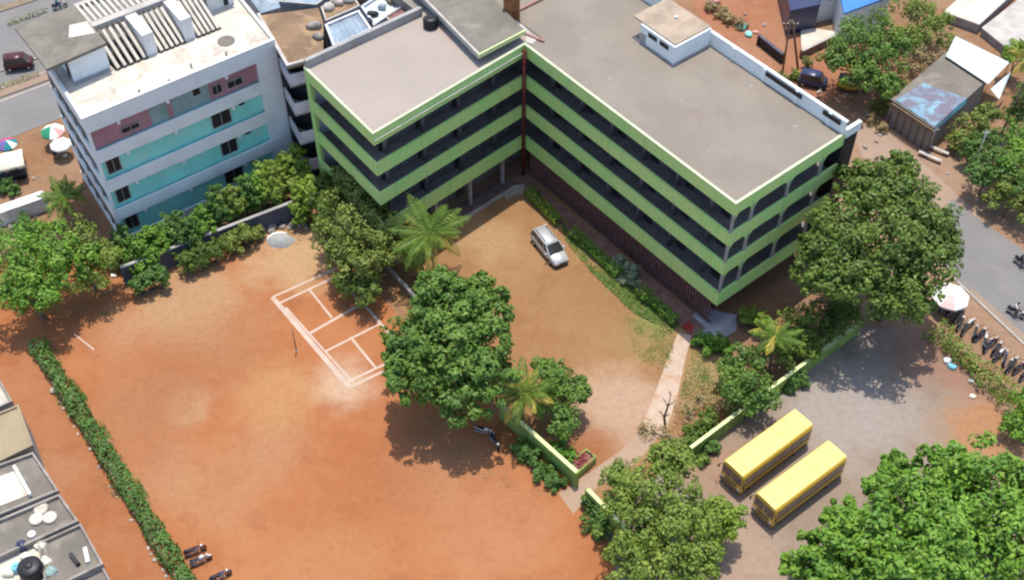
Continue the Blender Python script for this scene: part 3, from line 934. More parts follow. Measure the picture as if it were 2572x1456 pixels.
def water_tank(label, loc, r, h, mat='blackplastic', group=None):
    t = thing('water_tank', label, 'water tank', loc, group=group)
    m = MB()
    prof = [(r * .96, 0), (r, 0.05)]
    for i in range(5):
        z = 0.08 + (h - 0.3) * i / 5
        prof += [(r, z), (r, z + (h - .3) / 10), (r * .965, z + (h - .3) / 10 + .02), (r * .965, z + (h - .3) / 5 - .03)]
    prof += [(r, h - .22), (r * .8, h - .08), (r * .36, h), (r * .34, h)]
    m.lathe((0, 0, 0), prof, 18); m.build('tank_body', M[mat], t, local=True)
    m = MB(); m.lathe((0, 0, h), [(r * .33, 0.0), (r * .33, .09), (r * .2, .13), (0, .14)], 14); m.build('lid', M[mat], t, local=True)
    return t


water_tank('black water tank at the corner of the pinkish roof beside the raised slab', (*a2(1082, 66, 16.9), 16.865), 0.75, 1.1)
# blue sheet hung at the foot of the left wing
t = thing('plastic_sheet', 'light blue plastic sheet draped by the trees at the green corner', 'plastic sheet', at(800, 470))
m = MB()
p0, p1 = at(786, 448, 2.6), at(806, 470, 2.6)
rows = []
for i in range(6):
    s = i / 5
    rows.append([p0.lerp(p1, k / 6) + Vector((0.3 * math.sin(k * 1.7) * s * 0.4 - 0.35 * s, -0.7 * s + .15 * math.sin(k * 2 + 1), -1.3 * s)) for k in range(7)])
m.grid(rows, False, True); o = m.build('sheet', M['cyan'], t)
o.modifiers.new('s', 'SOLIDIFY').thickness = 0.02
m = MB(); m.tube([p0 * 1.0, (p0.x, p0.y, 0)], 0.05); m.tube([p1, (p1.x, p1.y, 0)], 0.05); m.build('pole', M['wood'], t)

# ------------------------------------------------------------------ pale blue apartment building
GT = 16.7
FL, FR, BR, BL = a2(205, 300, GT), a2(690, 100, GT), a2(588, -26, GT), a2(95, 128, GT)
ap = thing('apartment_building', 'pale blue-grey apartment block with turquoise balcony walls and whitewashed roof', 'apartment block', (*FL, 0))
poly = [FL, FR, BR, BL]
_s = 1.0 if ((FR[0] - FL[0]) * (BR[1] - FL[1]) - (FR[1] - FL[1]) * (BR[0] - FL[0])) > 0 else -1.0
fr = Vector(FR) - Vector(FL); FLN = fr.length; fe = fr.normalized(); fn = Vector((-fe.y, fe.x)) * _s; fa = math.atan2(fe.y, fe.x)
lf = Vector(BL) - Vector(FL); LLN = lf.length; le = lf.normalized(); lnn = Vector((le.y, -le.x)) * _s; la = math.atan2(le.y, le.x)
back = off_line([BL, FL, FR, BR], _s * 0.46)
m = MB(); m.prism(back, 0.0, 16.0); m.build('wall', M['turq'], ap)
ROWS = [(1.1, 3.5), (4.9, 7.3), (8.7, 11.1), (12.5, 14.9)]
bands = [(0.0, 1.1), (3.5, 4.9), (7.3, 8.7), (11.1, 12.5), (14.9, GT)]
for i, (z0, z1) in enumerate(bands):
    m = MB(); m.strip([BL, FL, FR], 0, _s * 0.2, z0, z1)
    m.build('balcony_band', M['paleblue'], ap)
    m = MB(); m.prism(off_line([BL, FL, FR, BR], _s * 0.21), z0 + 0.05, z0 + 0.3); m.build('floor_slab', M['soffit'], ap)
# right hand pier and side wall, corner post
def fpt(x, d): q = Vector(FL) + fe * x + fn * d; return (q.x, q.y)
def lpt(x, d): q = Vector(FL) + le * x + lnn * d; return (q.x, q.y)
for i, (z0, z1) in enumerate(ROWS):
    m = MB(); m.prism([fpt(FLN - 2.3, 0.03), fpt(FLN, 0.03), fpt(FLN, 0.44), fpt(FLN - 2.3, 0.44)], z0 + 0.003, z1 - 0.003); m.build('pier', M['paleblue'], ap)
    m = MB(); m.prism([fpt(0.0, 0.03), fpt(0.35, 0.03), fpt(0.35, 0.20), fpt(0.0, 0.20)], z0 + 0.003, z1 - 0.003); m.build('corner_post', M['paleblue'], ap)
    xs = [3.0, 8.0, 14.2]
    for x in xs:
        m = MB(); m.prism([fpt(x, 0.06), fpt(x + 0.28, 0.06), fpt(x + 0.28, 0.44), fpt(x, 0.44)], z1 - 0.45, z1 - 0.003); m.build('beam_end', M['paleblue'], ap)
    # left side: slim posts; deep dark slots between the bands
    for k in range(5):
        x = 2.6 + k * (LLN - 3.2) / 4
        m = MB(); m.prism([lpt(x, 0.04), lpt(x + 0.3, 0.04), lpt(x + 0.3, 0.40), lpt(x, 0.40)], z0 + 0.003, z1 - 0.003); m.build('side_post', M['wallgrey'], ap)
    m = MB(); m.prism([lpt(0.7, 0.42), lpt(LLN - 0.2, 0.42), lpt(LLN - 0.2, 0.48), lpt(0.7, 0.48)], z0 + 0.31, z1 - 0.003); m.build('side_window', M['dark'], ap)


def panel(x0, x1, z0, z1, mat, name='window', d=0.44, label=None):
    m = MB(); m.prism([fpt(x0, d - 0.06), fpt(x1, d - 0.06), fpt(x1, d + 0.05), fpt(x0, d + 0.05)], z0, z1)
    o = m.build(name, M[mat], ap)
    if label: o['label'] = label
    if name == 'window':
        fd = d - 0.09
        m = MB()
        for (u0, u1, w0, w1) in ((x0 - .07, x1 + .07, z1 - .03, z1 + .05), (x0 - .07, x1 + .07, z0 - .06, z0 + .02), (x0 - .07, x0 + .02, z0 + .021, z1 - .031), (x1 - .02, x1 + .07, z0 + .021, z1 - .031), ((x0 + x1) / 2 - .03, (x0 + x1) / 2 + .03, z0 + .021, z1 - .031)):
            m.prism([fpt(u0, fd), fpt(u1, fd), fpt(u1, d - .062), fpt(u0, d - .062)], w0, w1)
        m.build('frame', M['wallgrey'], o)
    return o


for i, (z0, z1) in enumerate(ROWS[:3]):
    panel(0.9, 2.2, z0 + 0.45, z1 - 0.06, 'dark', 'window'); panel(12.0 + 0.3 * (i == 1), 14.0, z0 + 0.45, z1 - 0.06, 'dark', 'window')
    panel(15.1, 15.7, z1 - 0.55, z1 - 0.25, 'dark', 'vent', 0.38)
panel(0.4, 6.2, 12.53, 14.88, 'mauve', 'wall_panel', 0.42, 'mauve painted wall panel'); panel(3.2, 5.0, 13.1, 13.7, 'dark', 'window', 0.34)
panel(6.2, 8.0, 12.53, 14.88, 'greyteal', 'wall_panel', 0.43); panel(8.0, 8.5, 12.53, 14.88, 'mauve', 'wall_panel', 0.41)
panel(8.5, 12.4, 12.53, 14.88, 'greyteal', 'wall_panel', 0.43); panel(12.4, 17.9, 12.53, 14.88, 'mauve', 'wall_panel', 0.42, 'mauve painted wall panel')
panel(12.7, 13.7, 13.1, 14.1, 'dark', 'window', 0.34); panel(14.3, 15.9, 13.1, 13.9, 'dark', 'window', 0.34); panel(10.8, 11.5, 13.9, 14.6, 'dark', 'vent', 0.36)
# roof
m = MB(); m.prism(off_line([BL, FL, FR, BR], _s * 0.22), 16.02, 16.45); m.build('roof', M['roofwhite'], ap)
m = MB(); m.strip([BL, FL, FR, BR], -0.04 * _s, _s * 0.26, GT + 0.003, GT + 0.07); m.build('roof_coping', M['white'], ap)
m = MB(); m.strip([FR, BR], 0.0, _s * 0.2, 0.0, GT); m.build('side_wall', M['white'], ap)
# rooftop room, slatted pergola and second room
def fp2(x, d): return fpt(x, d)
rr = thing('roof_room', 'pale blue stair room under a stained overhanging slab on the whitewashed roof', 'roof room', (*fpt(3, 8), 16.45))
m = MB(); m.prism([fpt(1.7, 5.6), fpt(5.3, 5.6), fpt(5.3, 11.6), fpt(1.7, 11.6)], 16.455, 19.3); m.build('wall', M['paleblue'], rr)
m = MB(); m.prism([fpt(-0.5, 4.8), fpt(5.5, 5.2), fpt(5.5, 12.6), fpt(-0.5, 12.6)], 19.303, 19.6); m.build('roof', M['roofold'], rr)
m = MB(); m.prism([fpt(3.0, 8), fpt(5.3, 7.2), fpt(5.4, 9.4), fpt(3.8, 9.8)], 19.603, 19.63); m.build('lime_patch', M['roofwhite'], rr)
m = MB(); m.prism([fpt(1.68, 6.2), fpt(1.74, 6.2), fpt(1.74, 7.2), fpt(1.68, 7.2)], 16.5, 18.5); m.build('door', M['dark'], rr)
m = MB(); m.prism([fpt(1.6, 5.2), fpt(5.3, 5.2), fpt(5.3, 5.58), fpt(1.6, 5.58)], 16.46, 16.6); m.build('plinth', M['wallgrey'], rr)
pg = thing('roof_pergola', 'slatted concrete pergola with sloping louvres behind the whitewashed roof', 'pergola', (*fpt(10, 8), 16.45))
for x in (8.9, 12.9):
    m = MB(); m.prism([fpt(x, 5.2), fpt(x + 1.1, 5.2), fpt(x + 1.1, 9.0), fpt(x, 9.0)], 16.455, 18.9); m.build('pier', M['white'], pg)
for (x0, x1) in ((5.6, 8.8), (10.1, 12.8), (14.1, 16.6)):
    m = MB(); n = 5
    for k in range(n):
        x = x0 + 0.25 + (x1 - x0 - 0.5) * k / (n - 1)
        a = fpt(x, 5.0); b = fpt(x - 0.2, 8.4)
        m.bar((*a, 16.62), (*b, 18.75), 0.30, 0.36)
    m.build('louvre_bay', M['roofwhite'], pg)
    m = MB(); m.prism([fpt(x0, 6.6), fpt(x1, 6.6), fpt(x1, 6.75), fpt(x0, 6.75)], 16.46, 17.3); m.build('dark_panel', M['wood'], pg)
    m = MB(); m.prism([fpt(x0 - .1, 4.95), fpt(x1 + .1, 4.95), fpt(x1 + .1, 8.9), fpt(x0 - .1, 8.9)], 16.456, 16.5); m.build('louvre_gap_shade', M['dark'], pg)  # black sheet under the bay paints the shade between the louvres
m = MB(); m.prism([fpt(5.6, 9.0), fpt(16.8, 9.0), fpt(16.8, 9.8), fpt(5.6, 9.8)], 18.6, 19.1); m.build('beam', M['walltop'], pg)
m = MB(); m.prism([fpt(5.6, 13.0), fpt(16.8, 13.0), fpt(16.8, 13.5), fpt(5.6, 13.5)], 18.6, 19.1); m.build('beam', M['walltop'], pg)
m = MB()
for k in range(20):
    x = 5.8 + k * 0.56
    m.bar((*fpt(x, 9.81), 19.05), (*fpt(x, 12.99), 19.05), 0.26, 0.16)
m.build('slats', M['roofwhite'], pg)
m = MB(); m.prism([fpt(5.6, 9.0), fpt(16.8, 9.0), fpt(16.8, 13.2), fpt(5.6, 13.2)], 16.455, 16.6); m.build('floor', M['roofold'], pg)
r2 = thing('roof_room', 'plain white roof room with one small dark opening beside the pergola', 'roof room', (*fpt(18, 10), 16.45))
m = MB(); m.prism([fpt(16.9, 8.0), fpt(19.7, 8.0), fpt(19.7, 14.0), fpt(16.9, 14.0)], 16.455, 19.4); m.build('wall', M['white'], r2)
m = MB(); m.prism([fpt(16.8, 7.8), fpt(19.8, 7.8), fpt(19.8, 14.0), fpt(16.8, 14.0)], 19.403, 19.6); m.build('roof', M['paleblue'], r2)
m = MB(); m.prism([fpt(18.6, 7.96), fpt(19.1, 7.96), fpt(19.1, 8.05), fpt(18.6, 8.05)], 16.6, 18.0); m.build('door', M['dark'], r2)
m = MB(); m.lathe((*a2(568, 104, 16.45), 16.455), [(0.85, 0), (0.85, 0.05), (0.7, 0.06), (0.65, 0.03), (0, 0.03)], 20)
props(m.build('roof_hatch', M['roofold']), 'round grey hatch cover lying on the whitewashed roof', 'hatch')
for (x, y, lb) in ((568, 138, 'small grey pipe stub below the round roof hatch'), (424, 208, 'dark pipe stub at the middle of the whitewashed roof edge'), (350, 233, 'dark pipe stub left of the middle of the whitewashed roof edge'), (480, 168, 'small pipe stub between the roof hatch and the middle of the roof edge')):
    m = MB(); q = a2(x, y, 16.5); m.tube([(*q, 16.45), (*q, 16.75), (q[0] + .15, q[1] - .1, 16.9)], 0.10, 8)
    props(m.build('roof_pipe', M['wallgrey']), lb, 'pipe', 'pipe stubs on the whitewashed roof')

# ------------------------------------------------------------------ narrow building with the earthy brown roof
NZ = 15.9
q1, q2, q3, q4 = a2(722, 170, NZ), a2(766, 158, NZ), a2(812, 126, NZ), a2(648, 40, NZ)
nb = thing('narrow_building', 'narrow building with earthy brown roof and lilac balconies beside the green school', 'building', (*q1, 0))
g1 = lerp2(q1, q4, 0.34); g2 = lerp2(q2, q3, 0.34)
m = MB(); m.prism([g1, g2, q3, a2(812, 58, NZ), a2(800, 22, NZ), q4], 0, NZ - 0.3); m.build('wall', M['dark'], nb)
m = MB(); m.prism([q1, q2, q3, a2(812, 58, NZ), a2(800, 20, NZ), q4], NZ - 0.295, NZ); m.build('roof', M['roofbrown'], nb)
m = MB(); m.strip([q4, q1, q2], -0.10, 0.22, NZ + 0.003, NZ + 0.3); m.build('roof_kerb', M['walltop'], nb)
for z in (2.2, 6.0, 9.8, 13.4):
    m = MB(); m.prism([q1, q2, g2, g1], z, z + 0.2); bs = m.build('balcony_slab', M['wallgrey'], nb)
    m = MB(); m.strip([g1, q1, q2], 0.003, 0.16, z + 0.203, z + 1.5); m.build('balcony_wall', M['lilac'], bs)
# ------------------------------------------------------------------ compound walls
def wall_thing(name, label, p, q, h, th, mat, cap, px=True, z0=0.0, capw=0.12):
    p = a2(*p) if px else p; q = a2(*q) if px else q
    t = thing(name, label, 'wall', ((p[0] + q[0]) / 2, (p[1] + q[1]) / 2, 0))
    m = MB(); m.strip([p, q], -th / 2, th / 2, z0, h); w_ = m.build('wall', M[mat], t)
    m = MB(); m.strip([p, q], -th / 2 - .05, th / 2 + .05, h + 0.002, h + capw); m.build('coping', M[cap], t)
    L_ = math.hypot(q[0] - p[0], q[1] - p[1]); n = max(1, int(L_ / 3)); a = math.atan2(q[1] - p[1], q[0] - p[0])
    for i in range(n + 1):
        c = lerp2(p, q, i / n); m = MB(); m.box((c[0], c[1], (h + .1) / 2), (.3, th + .16, h + .1), a); m.build('pillar', M[mat], t)
    return t


wall_thing('compound_wall', 'lime green wall with bright coping beside the mango tree, left of the gate', (1262, 1052), (1446, 1218), 2.0, 0.25, 'limewall', 'limecap')
wall_thing('compound_wall', 'short lime green wall stub right of the gate under the olive tree', (1474, 1262), (1600, 1392), 2.0, 0.25, 'limewall', 'limecap')
wall_thing('compound_wall', 'long lime green wall between the courtyard and the bus yard', (1690, 1182), (2150, 838), 1.7, 0.22, 'limewall', 'limecap')
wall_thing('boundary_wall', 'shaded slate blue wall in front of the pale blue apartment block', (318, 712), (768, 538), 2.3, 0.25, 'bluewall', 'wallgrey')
wall_thing('boundary_wall', 'low overgrown wall standing along the edge of the orange lane', (78, 874), (476, 1506), 0.55, 0.2, 'wood', 'wood')
wall_thing('boundary_wall', 'low dusty wall along the tree row between playing field and courtyard', (962, 668), (1122, 850), 0.9, 0.2, 'wood', 'walltop')
t = wall_thing('boundary_wall', 'broad bright white wall top left of the apartment block palms', (-80, 590), (120, 520), 1.6, 1.1, 'white', 'white', capw=0.25)
# planter box by the gate
t = thing('planter_box', 'lime and yellow planter frame with red flowers behind the left gate wall', 'planter', at(1466, 1172))
p, q = Vector(a2(1440, 1188)), Vector(a2(1484, 1150)); ang = math.atan2(q.y - p.y, q.x - p.x); ln = (q - p).length; c = (p + q) / 2
nrm = Vector((-math.sin(ang), math.cos(ang)))
m = MB()
for sd in (-.55, .55): m.box((c.x + nrm.x * sd, c.y + nrm.y * sd, .45), (ln, .12, .9), ang)
for sd in (-1, 1): m.box((c.x + math.cos(ang) * sd * (ln / 2 - .062), c.y + math.sin(ang) * sd * (ln / 2 - .062), .45), (.12, .97, .9), ang)
m.build('frame', M['limewall'], t)
m = MB(); m.box((c.x, c.y, .35), (ln - .26, .96, .62), ang); m.build('soil', M['wood'], t)
P = np.array([(c.x + RNG.uniform(-.45, .45) * ln * math.cos(ang) + RNG.uniform(-.3, .3), c.y + RNG.uniform(-.45, .45) * ln * math.sin(ang) + RNG.uniform(-.3, .3), RNG.uniform(.7, 1.1)) for _ in range(160)])
leaf_mesh('foliage', P, RNG.normal(size=P.shape) + np.array([0, 0, .8]), 0.2, M['flowers'], t)  # the planter's red flowers, built from leaf blades

# ------------------------------------------------------------------ vehicles
def wheel(parent, x, y, r, wd, name='wheel'):
    m = MB()
    n = 16
    prof = [(r * .6, -wd / 2), (r * .94, -wd / 2), (r, -wd * .3), (r, wd * .3), (r * .94, wd / 2), (r * .6, wd / 2)]
    m.grid([[(x + a * math.cos(2 * math.pi * k / n), y + b, r + a * math.sin(2 * math.pi * k / n)) for k in range(n)] for a, b in prof], True, True, True)
    w_ = m.build(name, M['rubber'], parent, local=True)
    m = MB()
    prof = [(r * .58, -wd / 2 - .004), (r * .5, -wd / 2 - .02), (r * .15, -wd / 2 - .03)]
    prof2 = [(r * .58, wd / 2 + .004), (r * .5, wd / 2 + .02), (r * .15, wd / 2 + .03)]
    for pf in (prof, prof2):
        m.grid([[(x + a * math.cos(2 * math.pi * k / n), y + b, r + a * math.sin(2 * math.pi * k / n)) for k in range(n)] for a, b in pf], True, True, True)
    m.build('rim', M['chrome'], w_, local=True)
    return w_


def loft(m, st):
    """st = [(x, zlow, zmid, zbelt, hw_low, hw_mid, hw_belt)]"""
    rows = []
    for x, z0, z1, z2, w0, w1, w2 in st:
        rows.append([(x, -w0, z0), (x, -w1, z1), (x, -w2 * .99, z2 - .05), (x, -w2 * .93, z2), (x, 0, z2 + .015), (x, w2 * .93, z2), (x, w2 * .99, z2 - .05), (x, w1, z1), (x, w0, z0)])
    m.grid(rows, True, True, True)


def make_car(label, loc, rz, paint='silver', length=4.5):
    """tall family car, +X forward"""
    t = thing('parked_car', label, 'car', loc, rz)
    m = MB()
    loft(m, [(-2.20, .42, .60, .88, .70, .78, .72), (-2.12, .30, .62, 1.02, .78, .84, .80), (-1.6, .24, .64, 1.06, .80, .87, .84), (0.2, .22, .64, 1.04, .80, .87, .84), (1.05, .24, .64, 1.02, .80, .87, .82),
             (1.75, .28, .62, .92, .78, .85, .76), (2.12, .34, .58, .78, .70, .78, .66), (2.26, .42, .54, .64, .58, .64, .54)])
    m.build('body', M[paint], t, local=True)
    m = MB()     # glasshouse
    rows = [[(x, -w0, 1.03), (x2, -w1, z), (x2, w1, z), (x, w0, 1.03)] for x, x2, w0, w1, z in ((-2.08, -1.92, .78, .64, 1.62), (-1.0, -1.0, .82, .68, 1.66), (0.1, 0.05, .82, .68, 1.64), (1.25, 0.42, .80, .64, 1.58))]
    m.grid(rows, False, False); m.quad(*rows[0][::-1]); m.quad(*rows[-1]); m.build('window', M['glass'], t, local=True)
    m = MB()
    loft(m, [(-1.97, 1.60, 1.63, 1.67, .62, .655, .62), (-1.0, 1.64, 1.68, 1.74, .67, .70, .66), (0.05, 1.62, 1.66, 1.72, .67, .70, .66), (0.48, 1.56, 1.58, 1.62, .62, .65, .60)])
    m.build('roof', M[paint], t, local=True)
    for sd in (-1, 1):
        m = MB()
        for x, x2 in ((1.27, 0.46), (0.15, 0.1), (-0.95, -0.95), (-2.06, -1.93)):
            m.bar((x, sd * .815, 1.02), (x2, sd * .685, 1.62), .09, .05)
        m.build('pillar', M[paint], t, local=True)
        m = MB(); m.bar((-1.7, sd * .52, 1.77), (0.1, sd * .52, 1.76), .05, .05); m.build('roof_rail', M['blackplastic'], t, local=True)
        m = MB(); m.box((0.95, sd * .98, 1.08), (.16, .2, .15)); m.build('mirror', M[paint], t, local=True)
        m = MB(); m.bar((2.02, sd * .50, .68), (2.20, sd * .68, .66), .10, .18) ; m.build('headlight', M['lamp'], t, local=True)
        m = MB(); m.box((-2.17, sd * .68, .95), (.08, .16, .34)); m.build('taillight', M['redlens'], t, local=True)
        for x in (-1.4, 1.38): wheel(t, x, sd * .80, .32, .20)
    m = MB(); m.bar((2.18, -.66, .40), (2.18, .66, .40), .16, .18); m.build('bumper', M['blackplastic'], t, local=True)
    m = MB(); m.bar((2.235, -.3, .58), (2.235, .3, .58), .06, .12); m.build('grille', M['blackplastic'], t, local=True)
    return t


def heading(p, q, z=0.0):
    p, q = at(*p, z), at(*q, z); return math.atan2(q.y - p.y, q.x - p.x), (p + q) / 2


a, c = heading((1350, 596), (1411, 670), 0.0)
car_ = make_car('silver family car with dark windows parked on the brown courtyard', (c.x, c.y, 0.008), a)
car_.scale = (1.08, 1.08, 1.05)


def make_bus(label, loc, rz):
    """school bus, +X is the end that shows in the photo"""
    t = thing('school_bus', label, 'bus', loc, rz, 'parked yellow school buses')
    Ln, W_, H_ = 8.6, 2.4, 2.95
    m = MB()
    def ring(x, dx, top, k): return [(x, -W_ / 2 * k, .45), (x, -W_ / 2 * k, top - .35), (x, -W_ / 2 * k + .10, top - .1), (x, -W_ / 2 * k + .35, top), (x, W_ / 2 * k - .35, top), (x, W_ / 2 * k - .10, top - .1), (x, W_ / 2 * k, top - .35), (x, W_ / 2 * k, .45)]
    m.grid([ring(-Ln / 2, 0, H_ - .08, .95), ring(-Ln / 2 + .12, 0, H_ - .02, .99), ring(-Ln / 2 + .4, 0, H_ - .01, 1), ring(Ln / 2 - .4, 0, H_ - .01, 1), ring(Ln / 2 - .12, 0, H_ - .02, .99), ring(Ln / 2, 0, H_ - .08, .95)], True, False, True)
    m.build('body', M['yellow'], t, local=True)
    m = MB()
    n = 12; rows = []
    for i in range(n + 1):
        x = -Ln / 2 + .02 + (Ln - .04) * i / n
        rows.append([(x, y, H_ + .012 + .05 * (1 - (y / 1.1) ** 2)) for y in (-1.02, -.6, -.2, .2, .6, 1.02)])
    m.grid(rows, False, True)
    for i in range(7):
        x = -Ln / 2 + .8 + i * 1.17
        m.box((x, 0, H_ + .068), (.05, 1.9, .03))
    rf_ = m.build('roof', M['yellowroof'], t, local=True)
    for x in (-1.7,):
        m = MB(); m.box((x, 0, H_ + .09), (.6, .55, .06)); m.build('roof_hatch', M['yellowroof'], rf_, local=True)
    for sd in (-1, 1):
        for i in range(7):
            m = MB(); m.box((-Ln / 2 + .85 + i * 1.14, sd * 1.203, 1.95), (1.08, .03, 1.02)); m.build('window', M['busglass'], t, local=True)
        m = MB(); m.box((0, sd * 1.21, 1.32), (Ln - .5, .03, .12)); m.build('side_stripe', M['blackplastic'], t, local=True)
        m = MB(); m.box((0, sd * 1.205, .62), (Ln - .6, .03, .14)); m.build('skirt_rail', M['blackplastic'], t, local=True)
        for x in (-2.6, 2.9): wheel(t, x, sd * 1.02, .46, .30)
        for e in (-1, 1):
            m = MB(); m.box((e * (Ln / 2 + .01), sd * .92, .85), (.06, .24, .22)); m.build('headlight' if e > 0 else 'taillight', M['lamp'] if e > 0 else M['redlens'], t, local=True)
        m = MB(); m.tube([(Ln / 2 - .1, sd * 1.18, 2.3), (Ln / 2 + .12, sd * 1.42, 2.2), (Ln / 2 + .12, sd * 1.42, 1.9)], .03, 5); m.box((Ln / 2 + .13, sd * 1.43, 1.9), (.06, .18, .34)); m.build('mirror', M['blackplastic'], t, local=True)
    m = MB(); m.box((Ln / 2 + .005, 0, 1.98), (.05, 2.1, 1.05)); ws = m.build('windscreen', M['busglass'], t, local=True)
    m = MB(); m.box((Ln / 2 + .035, 0, 1.98), (.03, .06, 1.05)); m.build('divider', M['yellow'], ws, local=True)
    for sd in (-.5, .45):
        m = MB(); m.bar((Ln / 2 + .05, sd, 1.46), (Ln / 2 + .05, sd + .4, 2.0), .03, .03); m.build('wiper', M['blackplastic'], ws, local=True)
    m = MB(); m.box((-Ln / 2 - .003, 0, 2.0), (.05, 1.8, .8)); m.build('rear_window', M['busglass'], t, local=True)
    m = MB(); m.box((Ln / 2 + .03, 0, .55), (.14, 2.3, .26)); m.build('bumper', M['wood'], t, local=True)
    m = MB(); m.box((Ln / 2 + .015, 0, 1.05), (.05, 1.3, .35)); m.build('grille', M['wood'], t, local=True)
    m = MB(); m.box((-Ln / 2 - .02, 0, .55), (.14, 2.2, .2)); m.build('rear_bumper', M['blackplastic'], t, local=True)
    return t


for lb, p, q in (('yellow school bus parked nearer the long lime green wall', (1846, 1174), (2016, 1048)), ('yellow school bus parked nearer the large bright green tree', (1928, 1256), (2100, 1128))):
    a, c = heading(q, p, 2.95)
    make_bus(lb, (c.x, c.y, 0.014), a)


def make_bike(label, loc, rz, paint, group=None, parts=True):
    """motorcycle leaning on its stand, +X forward"""
    t = thing('motorbike', label, 'motorbike', loc, rz, group)
    for x in (-.64, .66):
        m = MB(); n = 14; r = .30
        m.grid([[(x + a * math.cos(2 * math.pi * k / n), b, r + a * math.sin(2 * math.pi * k / n)) for k in range(n)] for a, b in ((.21, -.05), (.28, -.055), (.30, 0), (.28, .055), (.21, .05))], True, True)
        m.grid([[(x + a * math.cos(2 * math.pi * k / n), b, r + a * math.sin(2 * math.pi * k / n)) for k in range(n)] for a, b in ((.07, -.05), (.07, .05))], True, True, True)
        for k in range(5):
            m.bar((x, 0, r), (x + .22 * math.cos(k * 1.2566), 0, r + .22 * math.sin(k * 1.2566)), .02)
        m.build('wheel', M['rubber'], t, local=True)
    m = MB()
    rows = [[(x, w_ * math.cos(s), z + h * math.sin(s)) for s in [2 * math.pi * k / 8 for k in range(8)]] for x, w_, z, h in ((-.12, .06, .78, .06), (0, .13, .82, .11), (.2, .15, .86, .12), (.36, .09, .84, .1), (.42, .03, .82, .04))]
    m.grid(rows, True, True, True)
    m.grid([[(x, w_ * math.cos(s), z + h * math.sin(s)) for s in [2 * math.pi * k / 8 for k in range(8)]] for x, w_, z, h in ((-.95, .06, .72, .05), (-.7, .11, .68, .10), (-.35, .12, .62, .12), (-.1, .1, .6, .12))], True, True, True)
    m.tube([(.40, 0, .33), (.60, 0, .60), (.82, 0, .64), (.95, 0, .5)], [.05, .09, .09, .05], 6)
    m.build('body', M[paint], t, local=True)
    m = MB(); m.box((0.05, 0, .42), (.5, .26, .3)); m.tube([(-.64, .12, .3), (.1, .13, .35)], .035, 5); m.tube([(-.2, -.14, .3), (-.9, -.16, .36)], .05, 6)
    m.build('engine', M['chrome'], t, local=True)
    m = MB()
    m.grid([[(x, -w_, z), (x, -w_, z + .06), (x, 0, z + .09), (x, w_, z + .06), (x, w_, z)] for x, w_, z in ((-.86, .09, .80), (-.5, .13, .77), (-.2, .14, .76), (-.02, .10, .80))], True, True, True)
    m.build('seat', M['blackplastic'], t, local=True)
    m = MB(); m.tube([(.66, .07, .3), (.48, .07, .86)], .025, 5); m.tube([(.66, -.07, .3), (.48, -.07, .86)], .025, 5); m.build('front_fork', M['chrome'], t, local=True)
    m = MB(); m.tube([(.34, -.36, 1.02), (.46, -.18, 1.04), (.47, 0, .98), (.46, .18, 1.04), (.34, .36, 1.02)], .022, 5); m.build('handlebar', M['blackplastic'], t, local=True)
    m = MB(); m.lathe((.60, 0, .86), [(.02, -.09), (.09, -.06), (.10, .03), (.04, .10)], 10); m.build('headlight', M['lamp'], t, local=True)
    m = MB(); m.tube([(0, .1, .4), (-.12, .34, .02)], .02, 5); m.build('side_stand', M['chrome'], t, local=True)
    return t


BK = {k: None for k in ('blackplastic', 'bikered', 'bikeblue', 'bikewhite')}


def bike(label, p, rz, paint, group=None, z=0.012):
    q = at(*p); q.z = z
    if BK[paint] is None:
        BK[paint] = make_bike(label, q, rz, paint, group); return BK[paint]
    o = copy_tree(BK[paint])
    o.location = q; o.rotation_euler = (0, 0, rz); o['label'] = label
    if group: o['group'] = group
    elif 'group' in o: del o['group']
    return o


gb = 'motorbikes parked on the red playing field by the hedge'
bike('maroon motorbike farthest of the three parked by the lower hedge', (492, 1388), math.radians(24), 'bikered', gb, 0.006)
bike('white and black scooter, middle of the three parked by the lower hedge', (506, 1412), math.radians(26), 'bikewhite', gb, 0.006)
bike('dark blue motorbike nearest the camera, beside the lower hedge', (556, 1452), math.radians(30), 'bikeblue', gb, 0.006)
bike('white scooter in the dark shade under the mango tree', (1218, 1090), math.radians(-20), 'bikewhite', None, 0.006)
bike('black motorbike in the mango tree shade beside the lime wall', (1244, 1116), math.radians(-65), 'blackplastic', None, 0.006)
gr = 'motorbikes parked in a row along the roadside'
row = [('blackplastic', (2388, 786)), ('bikeblue', (2404, 800)), ('blackplastic', (2412, 818)), ('bikewhite', (2432, 822)), ('blackplastic', (2446, 842)), ('blackplastic', (2462, 846)), ('bikewhite', (2470, 862)), ('bikered', (2484, 868)), ('blackplastic', (2498, 882)), ('bikewhite', (2508, 898)), ('bikeblue', (2522, 906)), ('blackplastic', (2540, 920)), ('bikered', (2556, 930)), ('bikered', (2574, 946)), ('bikeblue', (2372, 776)), ('blackplastic', (2424, 832)), ('bikeblue', (2478, 874)), ('blackplastic', (2532, 926))]
row.sort(key=lambda r: r[1][0])
nm = {'blackplastic': 'black motorbike', 'bikeblue': 'dark blue motorbike', 'bikewhite': 'white scooter', 'bikered': 'maroon motorbike'}
ords = ['first', 'second', 'third', 'fourth', 'fifth', 'sixth', 'seventh', 'eighth', 'ninth', 'tenth', 'eleventh', 'twelfth', 'thirteenth', 'fourteenth', 'fifteenth', 'sixteenth', 'seventeenth', 'eighteenth']
for i, (pt, p) in enumerate(row):
    bike(f'{nm[pt]} in the roadside row, {ords[i]} along from the umbrella', (p[0] + random.uniform(-3, 3), p[1]), math.radians(52 + random.uniform(-20, 20)), pt, gr, 0.012)


